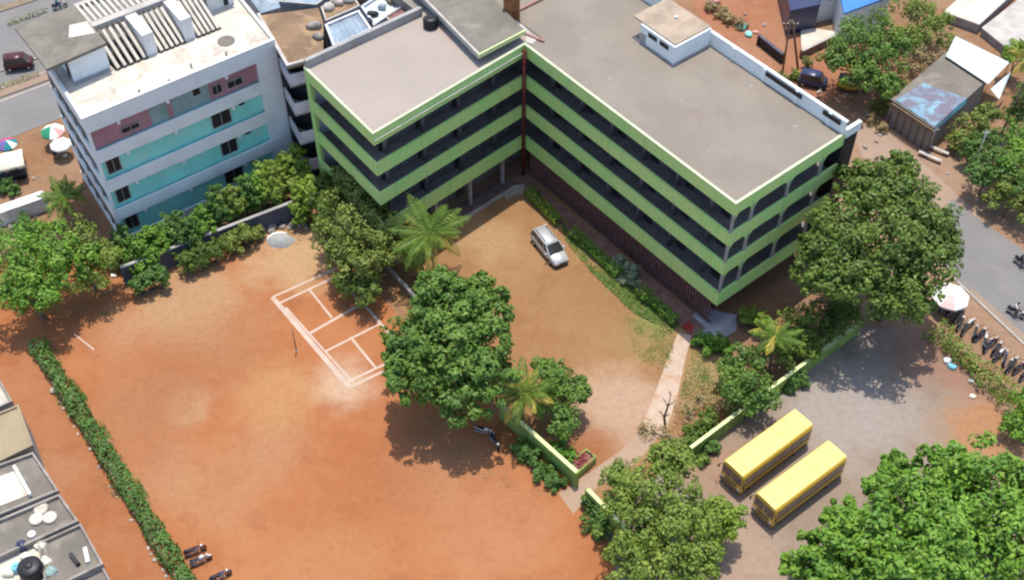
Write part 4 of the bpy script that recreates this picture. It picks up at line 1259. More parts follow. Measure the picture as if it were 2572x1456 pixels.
# ------------------------------------------------------------------ people (one skinned body, clothes as children)
def person(label, loc, rz, shirt, seat=0.80):
    """rider astride a motorbike, hands on the bar, feet on the pegs; +X forward"""
    t = thing('person', label, 'person', loc, rz)
    V = []; E = []; Rr = []
    def add(p, r, par=None):
        V.append(p); Rr.append(r)
        if par is not None: E.append((par, len(V) - 1))
        return len(V) - 1
    s = seat
    pel = add((-.30, 0, s + .10), .13); wst = add((-.27, 0, s + .28), .115, pel); chs = add((-.20, 0, s + .50), .145, wst); nk0 = add((-.15, 0, s + .62), .085, chs)
    nk = add((-.13, 0, s + .69), .055, nk0); h0 = add((-.09, 0, s + .78), .085, nk); h1 = add((-.085, 0, s + .86), .095, h0); h2 = add((-.09, 0, s + .93), .06, h1)
    add((-.0, 0, s + .815), .018, h0)
    arms = []; legs = []
    for sd in (-1, 1):
        sh = add((-.17, sd * .19, s + .57), .062, nk0); el = add((.08, sd * .31, s + .36), .045, sh); wr = add((.30, sd * .33, s + .25), .03, el)
        pm = add((.36, sd * .33, s + .245), .038, wr)
        for k in range(4):
            f1 = add((.405, sd * (.30 + .022 * k), s + .25), .011, pm); f2 = add((.42, sd * (.30 + .022 * k), s + .225), .010, f1); add((.40, sd * (.30 + .022 * k), s + .205), .009, f2)
        th = add((.375, sd * .285, s + .225), .011, pm); add((.385, sd * .275, s + .205), .010, th)
        arms.append((sh, el, wr))
        hp = add((-.25, sd * .11, s + .08), .105, pel); kn = add((.16, sd * .23, s + .0), .07, hp); an = add((.0, sd * .22, .34), .045, kn); he = add((-.04, sd * .22, .29), .045, an); add((.16, sd * .23, .28), .04, an)
        legs.append((hp, kn, an))

    def skin_obj(name, idx, mat, grow, root):
        mp = {v: i for i, v in enumerate(idx)}
        me = bpy.data.meshes.new(name)
        me.from_pydata([V[i] for i in idx], [(mp[a], mp[b]) for a, b in E if a in mp and b in mp], [])
        o = bpy.data.objects.new(name, me); C.objects.link(o); o.parent = t
        md = o.modifiers.new('skin', 'SKIN'); o.modifiers.new('sub', 'SUBSURF').levels = 1
        o.modifiers['sub'].render_levels = 1
        for i, v in enumerate(idx):
            sv = me.skin_vertices[0].data[i]; sv.radius = (Rr[v] * grow, Rr[v] * grow); sv.use_root = v == root
        me.materials.append(M[mat])
        return o
    skin_obj('body', list(range(len(V))), 'skin', 1.0, pel)
    skin_obj('shirt', [pel, wst, chs, nk0] + [i for a in arms for i in a[:2]], shirt, 1.14, pel)
    skin_obj('trousers', [pel] + [i for l_ in legs for i in l_], 'shirtb', 1.16, pel)
    m = MB(); m.lathe((-.10, 0, s + .84), [(.112, 0), (.118, .05), (.10, .11), (.05, .15), (0, .155)], 12); m.build('hair', M['hair'], t, local=True)
    return t


for lb, bl, p, rz, pt, shirt, z in (
        ('rider in a white shirt on the dark motorbike at the lower road edge', 'dark motorbike with a white shirted rider on the lower edge of the right road', (2548, 792), math.radians(-38), 'blackplastic', 'shirtw', 0.034),
        ('rider in dark clothes on the black motorbike at the far road edge', 'black motorbike with a dark clothed rider on the far side of the right road', (2564, 668), math.radians(-50), 'blackplastic', 'shirtb', 0.034),
        ('rider in teal on the motorbike crossing the upper left main road', 'dark blue motorbike with a teal clad rider on the upper left main road', (152, 24), math.radians(22), 'bikeblue', 'shirtt', 0.034)):
    b = bike(bl, p, rz, pt, None, z)
    person(lb, b.location, rz, shirt)


def make_van(label, loc, rz, paint, name='parked_van', cat='van', roofmat=None):
    t = thing(name, label, cat, loc, rz)
    m = MB()
    loft(m, [(-1.6, .3, .6, 1.0, .66, .72, .70), (-1.5, .25, .6, 1.05, .70, .74, .72), (1.1, .25, .6, 1.05, .70, .74, .72), (1.5, .3, .58, .95, .66, .72, .66), (1.62, .4, .55, .75, .58, .64, .58)])
    m.build('body', M[paint], t, local=True)
    m = MB(); rows = [[(x, -w0, 1.04), (x2, -w1, z), (x2, w1, z), (x, w0, 1.04)] for x, x2, w0, w1, z in ((-1.5, -1.42, .69, .62, 1.66), (0, 0, .71, .64, 1.7), (1.2, .75, .69, .60, 1.66))]
    m.grid(rows, False, False); m.quad(*rows[0][::-1]); m.quad(*rows[-1]); m.build('window', M['glass'], t, local=True)
    m = MB(); loft(m, [(-1.46, 1.64, 1.67, 1.72, .6, .64, .6), (0, 1.67, 1.71, 1.78, .64, .67, .63), (.8, 1.64, 1.67, 1.71, .58, .62, .57)]); m.build('roof', M[roofmat or paint], t, local=True)
    for sd in (-1, 1):
        for x in (-1.05, 1.05): wheel(t, x, sd * .66, .27, .16)
        m = MB(); m.box((1.55, sd * .48, .72), (.1, .2, .14)); m.build('headlight', M['lamp'], t, local=True)
    return t


def make_auto(label, loc, rz):
    """three wheeled auto rickshaw"""
    t = thing('auto_rickshaw', label, 'auto rickshaw', loc, rz)
    m = MB(); loft(m, [(-1.25, .35, .6, .95, .55, .62, .58), (-.3, .3, .55, .9, .58, .64, .60), (.3, .28, .45, .62, .5, .56, .5), (.95, .3, .5, .95, .36, .42, .38), (1.25, .45, .6, .85, .2, .26, .22)]); m.build('body', M['yellow'], t, local=True)
    m = MB(); loft(m, [(-1.22, 1.45, 1.52, 1.60, .52, .58, .52), (-.3, 1.6, 1.66, 1.74, .56, .62, .56), (.7, 1.56, 1.62, 1.68, .5, .56, .5), (.92, 1.42, 1.46, 1.5, .4, .46, .4)]); m.build('canopy', M['blackplastic'], t, local=True)
    m = MB()
    for x, y in ((-1.15, .52), (-1.15, -.52), (-.2, .56), (-.2, -.56), (.85, .38), (.85, -.38)): m.tube([(x, y, .85), (x * .97, y, 1.6)], .03, 5)
    m.build('frame', M['blackplastic'], t, local=True)
    m = MB(); m.quad((.95, -.4, .95), (.95, .4, .95), (.88, .4, 1.48), (.88, -.4, 1.48)); m.build('windscreen', M['glass'], t, local=True)
    m = MB(); m.box((-.75, 0, .95), (.5, 1.0, .2)); m.build('seat', M['rubber'], t, local=True)
    for x, y in ((-.85, .58), (-.85, -.58), (1.05, 0)): wheel(t, x, y, .22, .12)
    m = MB(); m.lathe((1.28, 0, .78), [(.02, -.08), (.09, -.05), (.09, .05), (.02, .08)], 10); m.build('headlight', M['lamp'], t, local=True)
    return t


make_van('small dark maroon van on the main road median at upper left', (*a2(52, 172), 0.17), math.radians(12), 'bikered')
make_van('dark blue-black van behind the white rear parapet', (*a2(2040, 214), 0.02), math.radians(-20), 'bikeblue')
make_auto('yellow auto rickshaw with black canopy in the shade of the upper right tree', (*a2(2128, 224), 0.02), math.radians(-25))

# ------------------------------------------------------------------ umbrellas and stalls
def umbrella(label, p, r, h, cols, tilt=0.0, n=8, group=None, name='umbrella'):
    """market umbrella on a pole; cols = canvas of each gore"""
    q = at(*p, h); t = thing(name, label, 'umbrella', (q.x, q.y, 0), 0, group)
    for k in range(n):
        m = MB(); a0, a1 = 2 * math.pi * k / n, 2 * math.pi * (k + 1) / n
        rows = []
        for s in (0.02, .35, .7, 1.0):
            z = h - 0.62 * r * s ** 1.6 * .8
            mid = (a0 + a1) / 2
            rows.append([(r * s * math.cos(a0), r * s * math.sin(a0), z), (r * s * .93 * math.cos(mid), r * s * .93 * math.sin(mid), z - .04 * s), (r * s * math.cos(a1), r * s * math.sin(a1), z)])
        rows.append([(x * .995, y * .995, z - .2) for x, y, z in rows[-1]])
        m.grid(rows, False, False)
        m.build('gore', M[cols[k % len(cols)]], t, local=True)
    m = MB(); m.tube([(0, 0, 0), (0, 0, h + .12)], .03, 6)
    for k in range(n): m.tube([(0, 0, h - .5), (r * .6 * math.cos(2 * math.pi * k / n), r * .6 * math.sin(2 * math.pi * k / n), h - .62 * r * .6 ** 1.6 * .8 - .03)], .012, 4)
    m.lathe((0, 0, 0), [(.25, 0), (.25, .1), (.05, .14)], 10)
    m.build('pole', M['chrome'], t, local=True)
    return t


def stall_cart(label, p, rz, roof, size=(2.6, 1.8), h=2.3, base='wood'):
    q = at(*p, h); t = thing('market_stall', label, 'stall', (q.x, q.y, 0), rz)
    sx, sy = size
    m = MB()
    rows = [[(sx / 2 * (-1 + 2 * i / 6), y, h + z + .05 * math.sin(i * 2.2 + y)) for i in range(7)] for y, z in ((-sy / 2 - .05, -.35), (-sy / 2, -.06), (0, .22), (sy / 2, -.06), (sy / 2 + .05, -.35))]
    m.grid(rows, False, True); o = m.build('canopy', M[roof], t, local=True)
    o.modifiers.new('s', 'SOLIDIFY').thickness = 0.03
    m = MB()
    for x in (-1, 1):
        for y in (-1, 1): m.tube([(x * sx * .46, y * sy * .46, 0), (x * sx * .46, y * sy * .46, h - .05)], .035, 5)
    m.build('post', M['wood'], t, local=True)
    m = MB(); m.box((0, 0, .80), (sx * .9, sy * .85, .1)); m.box((0, .1, .4), (sx * .8, sy * .6, .68)); m.build('counter', M[base], t, local=True)
    for k in range(4):
        m = MB(); m.box((-sx * .32 + k * sx * .21, random.uniform(-.2, .2), .95), (.4, .34, .2)); m.build('tray', M[('cyan', 'canvasp', 'rust', 'cream')[k]], t, local=True)
    return t


umbrella('big white umbrella with one pale pink gore at the road edge', (2394, 728), 1.8, 2.7, ['canvasw', 'cream', 'canvasw', 'canvasw', 'canvasw', 'canvaspp', 'canvasw', 'canvasw'])
umbrella('magenta, violet and teal umbrella on the left edge above the cream canopy', (14, 352), 1.1, 2.5, ['canvast', 'canvasm', 'canvasm', 'canvasm', 'canvasb', 'canvasb', 'canvast', 'cream'])
stall_cart('cream canopied stall with dark open front at the left edge', (16, 402), math.radians(20), 'cream', (3.4, 2.6), 2.4, 'dark')
umbrella('white umbrella with green and pink gores left of the apartment block, farther one', (128, 318), 1.3, 2.6, ['canvasw', 'canvasw', 'canvasw', 'canvasw', 'canvasg', 'canvasg', 'canvasw', 'canvasp'])
umbrella('white and pink umbrella left of the apartment block, nearer one', (148, 352), 1.15, 2.3, ['canvasw', 'canvasw', 'canvasp', 'canvasw', 'canvasw', 'canvasw', 'canvasw', 'canvasw'])
bike('dark blue motorbike under the nearer white and pink umbrella', (150, 388), math.radians(70), 'bikeblue', None, 0.0)
bike('black motorbike in the shadow of the cream canopied stall', (40, 436), math.radians(30), 'blackplastic', None, 0.0)

# ------------------------------------------------------------------ loose things on the ground
def rock(r, seed):
    rnd = random.Random(seed); m = MB()
    ph = [rnd.uniform(0, 6.28) for _ in range(4)]
    rows = []
    for i in range(6):
        v = math.pi * (i + .35) / 6.7
        rows.append([(r * math.sin(v) * math.cos(u) * (1 + .22 * math.sin(2 * u + ph[0]) + .12 * math.sin(3 * u + ph[1] + v)), r * .8 * math.sin(v) * math.sin(u) * (1 + .2 * math.sin(2 * u + ph[2])), r * .6 * math.cos(v) * (1 + .15 * math.sin(u + ph[3])) + r * .4) for u in [2 * math.pi * k / 9 for k in range(9)]])
    m.grid(rows, True, False, True)
    return m


def stones(name, cat, pts, mat, labels, group, r=(.16, .3)):
    for i, (x, y) in enumerate(pts):
        rr = random.uniform(*r) if len(r) == 2 else r[i]
        o = rock(rr, i + len(name) * 7).build(name, M[mat])
        q = at(x, y); o.location = (q.x, q.y, -0.02); o.rotation_euler = (0, 0, random.uniform(0, 6))
        props(o, labels(i) if callable(labels) else labels, cat, group)


stones('stone', 'stone', [(153, 1012), (160, 1026), (172, 1046), (187, 1072), (196, 1090), (250, 1172), (277, 1220), (285, 1234), (294, 1248), (330, 1306), (372, 1376), (380, 1392), (409, 1431), (418, 1446)], 'stone', 'small pale stone lying along the lane foot of the overgrown low wall', 'pale stones along the lane', (.10, .2))
stones('lane_boulder', 'stone', [(136, 982)], 'stone', 'large pinkish white stone on the lane beside the hedge top', None, (.45, .46))
stones('lane_boulder', 'stone', [(227, 1128)], 'stone', 'single bright white stone on the lane beside the upper hedge', None, (.24, .25))
stones('lane_boulder', 'stone', [(389, 1406)], 'stone', 'single white stone on the lane near the hedge bottom', None, (.24, .25))
stones('rubble_stone', 'stone', [(x + random.uniform(-8, 8), y + random.uniform(-6, 6)) for x, y in [(640, 580), (655, 572), (668, 578), (676, 565), (690, 570), (700, 560), (712, 566), (722, 556), (735, 562), (748, 552), (632, 592), (660, 592), (745, 570), (764, 560), (775, 572), (730, 575), (650, 585), (684, 582)]], 'rubble', 'rough grey-brown stone in the rubble heap above the pale mound', 'rubble stones at the field corner', (.35, .65))
t = thing('gravel_mound', 'pale grey rounded mound with white back edge at the field corner', 'mound', at(705, 606))
m = MB()
rows = []
for i in range(9):
    s = i / 8
    rows.append([(1.42 * s * math.cos(u) * (1 + .05 * math.sin(3 * u)), 1.0 * s * math.sin(u), 0.80 * (1 - s ** 2.4) + .02 * math.sin(5 * u + i)) for u in [2 * math.pi * k / 20 for k in range(20)]])
m.grid(rows, True, True); m.build('heap', plain('pale_gravel', (0.36, 0.37, 0.36), 0.9, 0.15, 2.0, (.28, .29, .3)), t, local=True)
m = MB(); m.tube([(1.40 * math.cos(u), 1.0 * math.sin(u), .12 + .1 * math.sin(u)) for u in [math.pi * (0.35 + .08 * k) for k in range(9)]], [.05, .1, .13, .15, .15, .14, .12, .09, .04], 6); m.build('rim', M['canvasw'], t, local=True)
for (x, y, lb, mt, r) in ((2378, 908, 'white plastic bag lying at the parking hedge foot', 'canvasw', .45), (2390, 922, 'cyan plastic sheet scrap beside the white bag at the parking hedge', 'cyan', .42), (2438, 958, 'white scrap at the foot of the parking hedge', 'canvasw', .25), (2442, 996, 'pale green-white scrap on the parking yard soil', 'cream', .28), (286, 694, 'round white ball-like sack in the shade by the blue wall', 'canvasw', .32), (1862, 72, 'pale teal bundle behind the rear parapet', 'turq', .7), (1880, 90, 'bright teal bundle behind the rear parapet', 'turq', .55), (1898, 84, 'small pink bundle behind the rear parapet', 'canvasp', .35), (1790, 10, 'pinkish rubble bundle behind the stair room', 'canvasp', .8), (18, 545, 'small white sack on the ground at the left edge', 'canvasw', .3), (1660, 708, 'small red cloth on the courtyard grass edge', 'flowers', .2)):
    m = rock(r, x); o = m.build('bundle', M[mt]); q = at(x, y); o.location = (q.x, q.y, 0.0); props(o, lb, 'bundle')
# volleyball posts
def post(label, p, h, r=.05, lean=(0, 0)):
    t = thing('net_post', label, 'net post', at(*p)); m = MB(); m.tube([(0, 0, 0), (lean[0], lean[1], h)], [r, r * .8], 7); m.build('pole', M['wood'], t, local=True)
    m = MB(); m.lathe((0, 0, 0), [(.16, 0), (.15, .1), (.06, .14)], 10); m.build('base', M['kerbstone'], t, local=True)
    m = MB(); m.tube([(-.06, 0, h * .9), (.1, 0, h * .9)], .02, 5); m.build('hook', M['chrome'], t, local=True); return t


post('thin brown net post on the field left of the court lines', (745, 882), 3.2, .06)
post('pale net post between the court and the tree row', (968, 690), 2.6, .06)
# utility pole pair
t = thing('utility_pole', 'dark twin legged utility pole beside the bare orange plot', 'utility pole', at(1990, 175))
b1, b2 = at(1966, 178), at(2004, 172); top = at(1988, 52, 8.0); o_ = t.location
m = MB(); m.tube([b1, (top.x - .12, top.y, 8.0)], [.13, .09], 7); m.build('leg', M['wood'], t)
m = MB(); m.tube([b2, (top.x + .12, top.y, 8.0)], [.15, .10], 7); m.build('leg', M['wood'], t)
m = MB(); m.bar((top.x - .9, top.y, 7.5), (top.x + .9, top.y, 7.5), .1); m.bar((top.x - .6, top.y + .02, 6.9), (top.x + .6, top.y + .02, 6.9), .08); m.build('crossarm', M['wood'], t)
m = MB()
for x in (-.8, -.3, .3, .8): m.lathe((top.x + x, top.y, 7.56), [(.05, 0), (.06, .08), (.03, .16)], 8)
m.build('insulators', M['canvasw'], t)
for p, h, lb in (((2430, 455), 7, 'slim grey street pole in the scrub right of the right road'), ((2330, 378), 3.2, 'short pale post at the front of the roadside stall')):
    t = thing('street_pole', lb, 'pole', at(*p)); m = MB(); m.tube([(0, 0, 0), (0.1, 0, h)], [.09, .06], 7); m.build('shaft', M['chrome'], t, local=True)
    m = MB(); m.bar((-.2, 0, h - .3), (.5, 0, h - .2), .06); m.build('arm', M['chrome'], t, local=True)

# ------------------------------------------------------------------ houses at lower left
def house(label, poly, h, roof, wall='wallgrey', par=0.35, capm='walltop', name='house', th=.18):
    P = [a2(x, y, h) for x, y in poly]
    c = (sum(p[0] for p in P) / len(P), sum(p[1] for p in P) / len(P))
    t = thing(name, label, 'house', (*c, 0))
    a_ = sum(P[i][0] * P[(i + 1) % len(P)][1] - P[(i + 1) % len(P)][0] * P[i][1] for i in range(len(P)))
    if a_ < 0: P = P[::-1]
    ins = [lerp2(p, c, 0.02) for p in P]
    m = MB(); m.prism(ins, 0, h - .22); m.build('wall', M[wall], t)
    m = MB(); m.prism(P, h - .217, h); m.build('roof', M[roof], t)
    if par:
        m = MB()
        for i in range(len(P)):
            p, q = Vector(P[i]), Vector(P[(i + 1) % len(P)]); d = (q - p).normalized(); n = Vector((-d.y, d.x))
            q_ = q - d * th
            m.prism([(p.x, p.y), (q_.x, q_.y), (q_.x + n.x * th, q_.y + n.y * th), (p.x + n.x * th, p.y + n.y * th)], h + .002, h + par)
        m.build('parapet', M[capm], t)
    return t


house('house with khaki flat roof at the left edge of the lane', [(-90, 1075), (48, 1018), (84, 1120), (-60, 1190)], 4.2, 'khaki', par=.2, capm='khaki')
house('house roof with white blocks and dark gaps above the khaki roof', [(-90, 960), (0, 955), (34, 1012), (-80, 1066)], 4.0, 'roofwhite', capm='dirtycap')
h1 = house('house with grey-brown terrace and white washed strip below the khaki roof', [(-100, 1205), (86, 1140), (150, 1236), (-80, 1330)], 4.0, 'roofold', capm='dirtycap', th=.18)
m = MB(); m.prism([a2(-70, 1218, 4.1), a2(40, 1180, 4.1), a2(70, 1242, 4.1), a2(-60, 1292, 4.1)], 4.004, 4.07); m.build('whitewash', M['roofwhite'], h1)
m = MB(); m.strip([a2(38, 1174, 4.1), a2(78, 1246, 4.1)], -.12, .12, 4.075, 4.5); m.build('low_wall', M['white'], h1)
h2 = house('house with plain grey terrace and pale round washing slab', [(-90, 1346), (152, 1244), (200, 1312), (-80, 1440)], 3.8, 'roofold', capm='dirtycap', th=.2)
for x, y in ((104, 1278), (92, 1304), (126, 1300)):
    m = MB(); m.lathe((*a2(x, y, 3.8), 3.8), [(.55, 0), (.6, .15), (.45, .22), (0, .24)], 12); m.build('washing_slab', M['roofwhite'], h2)
h3 = house('house with brown-grey terrace nearest the lower lane', [(96, 1368), (206, 1318), (262, 1420), (120, 1490)], 3.6, 'roofold', capm='dirtycap')
m = MB(); m.bar((*a2(214, 1376, 3.7), 3.75), (*a2(222, 1412, 3.7), 3.75), .3, .3); m.build('roof_beam', M['white'], h3)
m = MB(); m.strip([a2(178, 1392, 3.7), a2(198, 1418, 3.7)], -.15, .15, 3.604, 4.0); m.build('stair_opening', M['dark'], h3)
house('house with cluttered pale terrace at the bottom left corner', [(-120, 1442), (110, 1352), (152, 1500), (-100, 1600)], 3.4, 'roofwhite', capm='dirtycap')
house('house with low whitish roof at the bottom of the lane', [(160, 1470), (262, 1425), (320, 1540), (200, 1600)], 3.2, 'roofold', capm='dirtycap')
water_tank('large black water tank on the cluttered pale terrace', (*a2(84, 1440, 3.4), 3.42), 0.95, 1.35)
o = water_tank('small dark blue water barrel beside the large black tank', (*a2(58, 1376, 3.4), 3.42), 0.42, 0.8, 'bikeblue')
water_tank('pale blue barrel left of the large black tank', (*a2(44, 1430, 3.4), 3.42), 0.38, 0.7, 'cyan')
water_tank('small white barrel at the terrace edge near the dark blue barrel', (*a2(82, 1346, 3.6), 3.42), 0.36, 0.7, 'canvasw')
for i, (x, y, lb) in enumerate(((112, 1412, 'pale sack right of the large black tank'), (128, 1438, 'greenish sack on the right of the cluttered terrace'), (70, 1402, 'pale sack above the large black tank'), (104, 1372, 'long pale sack at the top of the cluttered terrace'), (20, 1440, 'wide white sack at the left of the cluttered terrace'))):
    o = rock(.55, i + 90).build('sack', M['greyteal' if i == 1 else 'cream']); q = at(x, y, 3.4); o.location = (q.x, q.y, 3.40); props(o, lb, 'sack')

# ------------------------------------------------------------------ roofs and yards at the top
house('low shed with ribbed blue-grey sheet roof behind the apartment block', [(600, -40), (760, -60), (800, -10), (655, 34)], 6.0, 'steelsheet', par=0, name='shed')
sh_ = house('blue-grey metal shed between the brown roof and the pinkish roof', [(816, 66), (902, 30), (935, 78), (838, 124)], 15.5, 'steelsheet', 'lilac', par=0.25, capm='lilac', name='shed', th=.25)
m = MB()
for k in range(7): m.bar((*lerp2(a2(816, 66, 15.5), a2(902, 30, 15.5), (k + .6) / 7.4), 15.53), (*lerp2(a2(838, 124, 15.5), a2(935, 78, 15.5), (k + .6) / 7.4), 15.53), .12, .05)
m.build('roof_ribs', M['steelsheet'], sh_)
hr = house('weathered house with tan rubble roof behind the brown earthy roof', [(806, 22), (880, -20), (905, 20), (818, 58)], 15.3, 'roofbrown', par=.25, capm='walltop')
hp = house('pale house with cluttered white roof above the pinkish roof', [(906, 22), (1000, -40), (1040, 2), (940, 70)], 15.2, 'whitesheet', 'wallgrey', par=.3, capm='lilac', th=.25)
house('low house with maroon tiled roof left of the raised slab', [(968, 44), (1048, -6), (1062, 20), (985, 66)], 15.7, 'brick', par=0.15, capm='wallgrey')
house('blue-grey roofed house behind the brown earthy roof, top edge', [(700, 8), (800, -60), (870, -40), (796, 16)], 15.0, 'steelsheet', par=.2, capm='walltop')
for k, (x, y, mt, lb) in enumerate(((826, 24, 'walltop', 'pale rubble lump on the tan roof, left'), (850, 12, 'stone', 'pale rubble lump on the tan roof, middle'), (872, 6, 'wallgrey', 'grey rubble lump on the tan roof, right'), (790, 70, 'rubble', 'dark rubble lump on the brown earthy roof'), (800, 96, 'rubble', 'small rubble lump near the shed on the brown earthy roof'), (936, 40, 'blackplastic', 'dark bundle on the cluttered white roof, left'), (960, 22, 'steelsheet', 'blue-grey bundle on the cluttered white roof, middle'), (985, 8, 'wood', 'brown bundle on the cluttered white roof, right'), (925, 58, 'shirtb', 'black bundle at the near edge of the cluttered white roof'))):
    o = rock(.7 if k < 4 else .55, 500 + k).build('bundle', M[mt]); zz = 15.9 if y in (70, 96) else 15.25; q = at(x, y, zz); o.location = (q.x, q.y, zz); props(o, lb, 'bundle')
s1 = house('building with bright blue sheet roof at the top right', [(2100, -60), (2250, -100), (2240, -10), (2120, 34)], 4.5, 'bluesheet', 'paleblue', par=0, name='blue_roof_building')
house('dark navy roofed building left of the bright blue roof', [(1960, -80), (2080, -90), (2060, 14), (1985, 30)], 3.5, 'bikeblue', 'bikeblue', par=.15, capm='bikeblue', name='navy_roof_building')
t = thing('white_gatehouse', 'narrow pale blue-white block standing between the two blue roofs', 'small building', at(2076, 50))
m = MB(); m.prism([a2(2048, 58), a2(2100, 46), a2(2110, 20), a2(2056, 30)], 0, 4.2); m.build('wall', M['paleblue'], t)
m = MB(); m.prism([a2(2046, 60), a2(2102, 48), a2(2112, 18), a2(2054, 28)], 4.203, 4.4); m.build('roof', M['white'], t)
m = MB(); m.prism([a2(2070, 54.2), a2(2078, 52.4), a2(2078, 50), a2(2070, 52)], 3.0, 3.8); m.build('window', M['dark'], t)
sl = MB(); sl.prism([a2(2010, 70), a2(2110, 86), a2(2060, 118), a2(2012, 128)], 0.02, 0.25)
props(sl.build('concrete_slab', M['roofwhite']), 'whitish concrete slab on the ground below the blue roofed buildings', 'slab')
wall_thing('boundary_wall', 'thin pale wall running from the twin leg pole to the tree', (2012, 146), (2106, 100), 1.0, .25, 'wood', 'walltop')
wall_thing('boundary_wall', 'dark low wall behind the rear parapet below the bundles', (1905, 112), (1962, 158), 1.2, .3, 'dark', 'bluewall')
house('pale concrete roof farther back at the top right corner', [(2370, 30), (2450, -40), (2560, -30), (2460, 62)], 1.3, 'roofwhite', par=0.0)
house('pale concrete roof at the right edge beside the gap', [(2466, 70), (2570, -10), (2640, 60), (2540, 130)], 1.1, 'walltop', par=0.0)
# roadside shed with tarpaulin
sd_ = house('long roadside shed with grey roof half covered by a blue tarpaulin', [(2238, 250), (2378, 130), (2482, 200), (2345, 322)], 3.4, 'roofold', 'soffit', par=0.0, name='roadside_shed')
m = MB(); A0, B1, C1, D1 = at(2248, 252, 3.43), at(2320, 210, 3.43), at(2428, 248, 3.43), at(2345, 318, 3.43)
rows = []
for i in range(9):
    s = i / 8; p, q = A0.lerp(B1, s), D1.lerp(C1, s)
    rows.append([p.lerp(q, k / 10) + Vector((0, 0, .05 + .05 * math.sin(k * 1.9 + i * 1.3) * math.cos(i * 2.1))) for k in range(11)])
m.grid(rows, False, True); m.build('tarpaulin', M['tarp'], sd_)
m = MB(); rows = [[D1.lerp(C1, k / 6) + Vector((.1 * s + .02, -.12 * s, .06 - .9 * s + .05 * math.sin(k * 2))) for k in range(7)] for s in (0, .4, .75)]
m.grid(rows, False, True); m.build('tarpaulin_flap', M['cyan'], sd_)
m = MB()
for i in range(7):
    p, q = at(2244, 262, 3.0).lerp(at(2346, 330, 3.0), i / 6), None
    m.tube([(p.x, p.y, 0), (p.x, p.y, 3.1)], .06, 5)
m.bar(at(2240, 262, 3.1), at(2346, 332, 3.1), .16, .3); m.build('front_posts', M['wood'], sd_)
m = MB(); m.prism([a2(2316, 316, 1.2), a2(2336, 330, 1.2), a2(2330, 340, 1.2), a2(2308, 325, 1.2)], .9, 1.6); props(m.build('white_box', M['canvasw']), 'white box standing at the dark front of the roadside shed', 'box')
m = MB(); m.prism([a2(2262, 300, .8), a2(2290, 316, .8), a2(2284, 326, .8), a2(2254, 308, .8)], .0, .8); props(m.build('crate', M['wood']), 'grey-brown crate at the left front of the roadside shed', 'crate')
m = MB(); m.prism([a2(2250, 392), a2(2285, 412), a2(2262, 424), a2(2228, 402)][::1], .02, .3); props(m.build('pink_slab', plain('pinkish_slab', (.40, .27, .25), .9, .2)), 'pinkish slab on the ground in front of the roadside shed', 'slab')
wt = thing('white_sheet_roof', 'white metal sheet lean-to behind the tarpaulin covered shed', 'lean-to', at(2420, 160))
m = MB(); q4_ = [at(2400, 92, 4.4), at(2535, 158, 4.4), at(2482, 212, 3.7), at(2376, 142, 3.7)]
rows = [[q4_[0].lerp(q4_[1], k / 24).lerp(q4_[3].lerp(q4_[2], k / 24), s) + Vector((0, 0, .03 * (k % 2))) for k in range(25)] for s in (0, 1)]
m.grid(rows, False, False); o = m.build('roof', M['whitesheet'], wt); o.modifiers.new('s', 'SOLIDIFY').thickness = .03
m = MB()
for q in q4_: m.tube([(q.x, q.y, 0), (q.x, q.y, q.z - .05)], .06, 5)
m.build('post', M['wood'], wt)
m = MB(); m.quad(at(2488, 224, 2.9), at(2510, 250, 2.9), at(2540, 180, 3.4), at(2528, 190, 3.6)); o = m.build('side_sheet', M['whitesheet'], wt); o.modifiers.new('s', 'SOLIDIFY').thickness = .03
for i, (x, y, lb) in enumerate(((2334, 400, 'long wooden bench nearer the road in front of the shed'), (2352, 382, 'long wooden bench nearer the roadside shed'))):
    t = thing('bench', lb, 'bench', at(x, y), math.radians(-36)); m = MB(); m.box((0, 0, .45), (2.6, .4, .07)); m.build('seat', M['walltop'], t, local=True)
    for sx in (-1, 1): m = MB(); m.box((sx * 1.1, 0, .208), (.1, .34, .41)); m.build('leg', M['wood'], t, local=True)

for i in range(34):
    x, y = random.choice([(1830, 60), (1900, 110), (2080, 235), (2200, 290), (2290, 230), (2330, 120), (40, 470), (110, 450), (40, 560), (2330, 440), (2200, 350)])
    x += random.gauss(0, 34); y += random.gauss(0, 18)
    if x < 2140 and 300 < x and (y - 65) > (x - 1770) * .67 - 22: continue
    if x < 300 and x > 60 + (y - 400) * .3 + 60: continue
    o = rock(random.uniform(.12, .34), 300 + i).build('rubble_stone', M[random.choice(['rubble', 'stone', 'wallgrey'])]); q = at(x, y); o.location = (q.x, q.y, 0.0); o.rotation_euler = (0, 0, random.uniform(0, 6))
    props(o, 'small loose stone lying on the dusty ground at the street edges', 'stone', 'loose stones at the street edges')
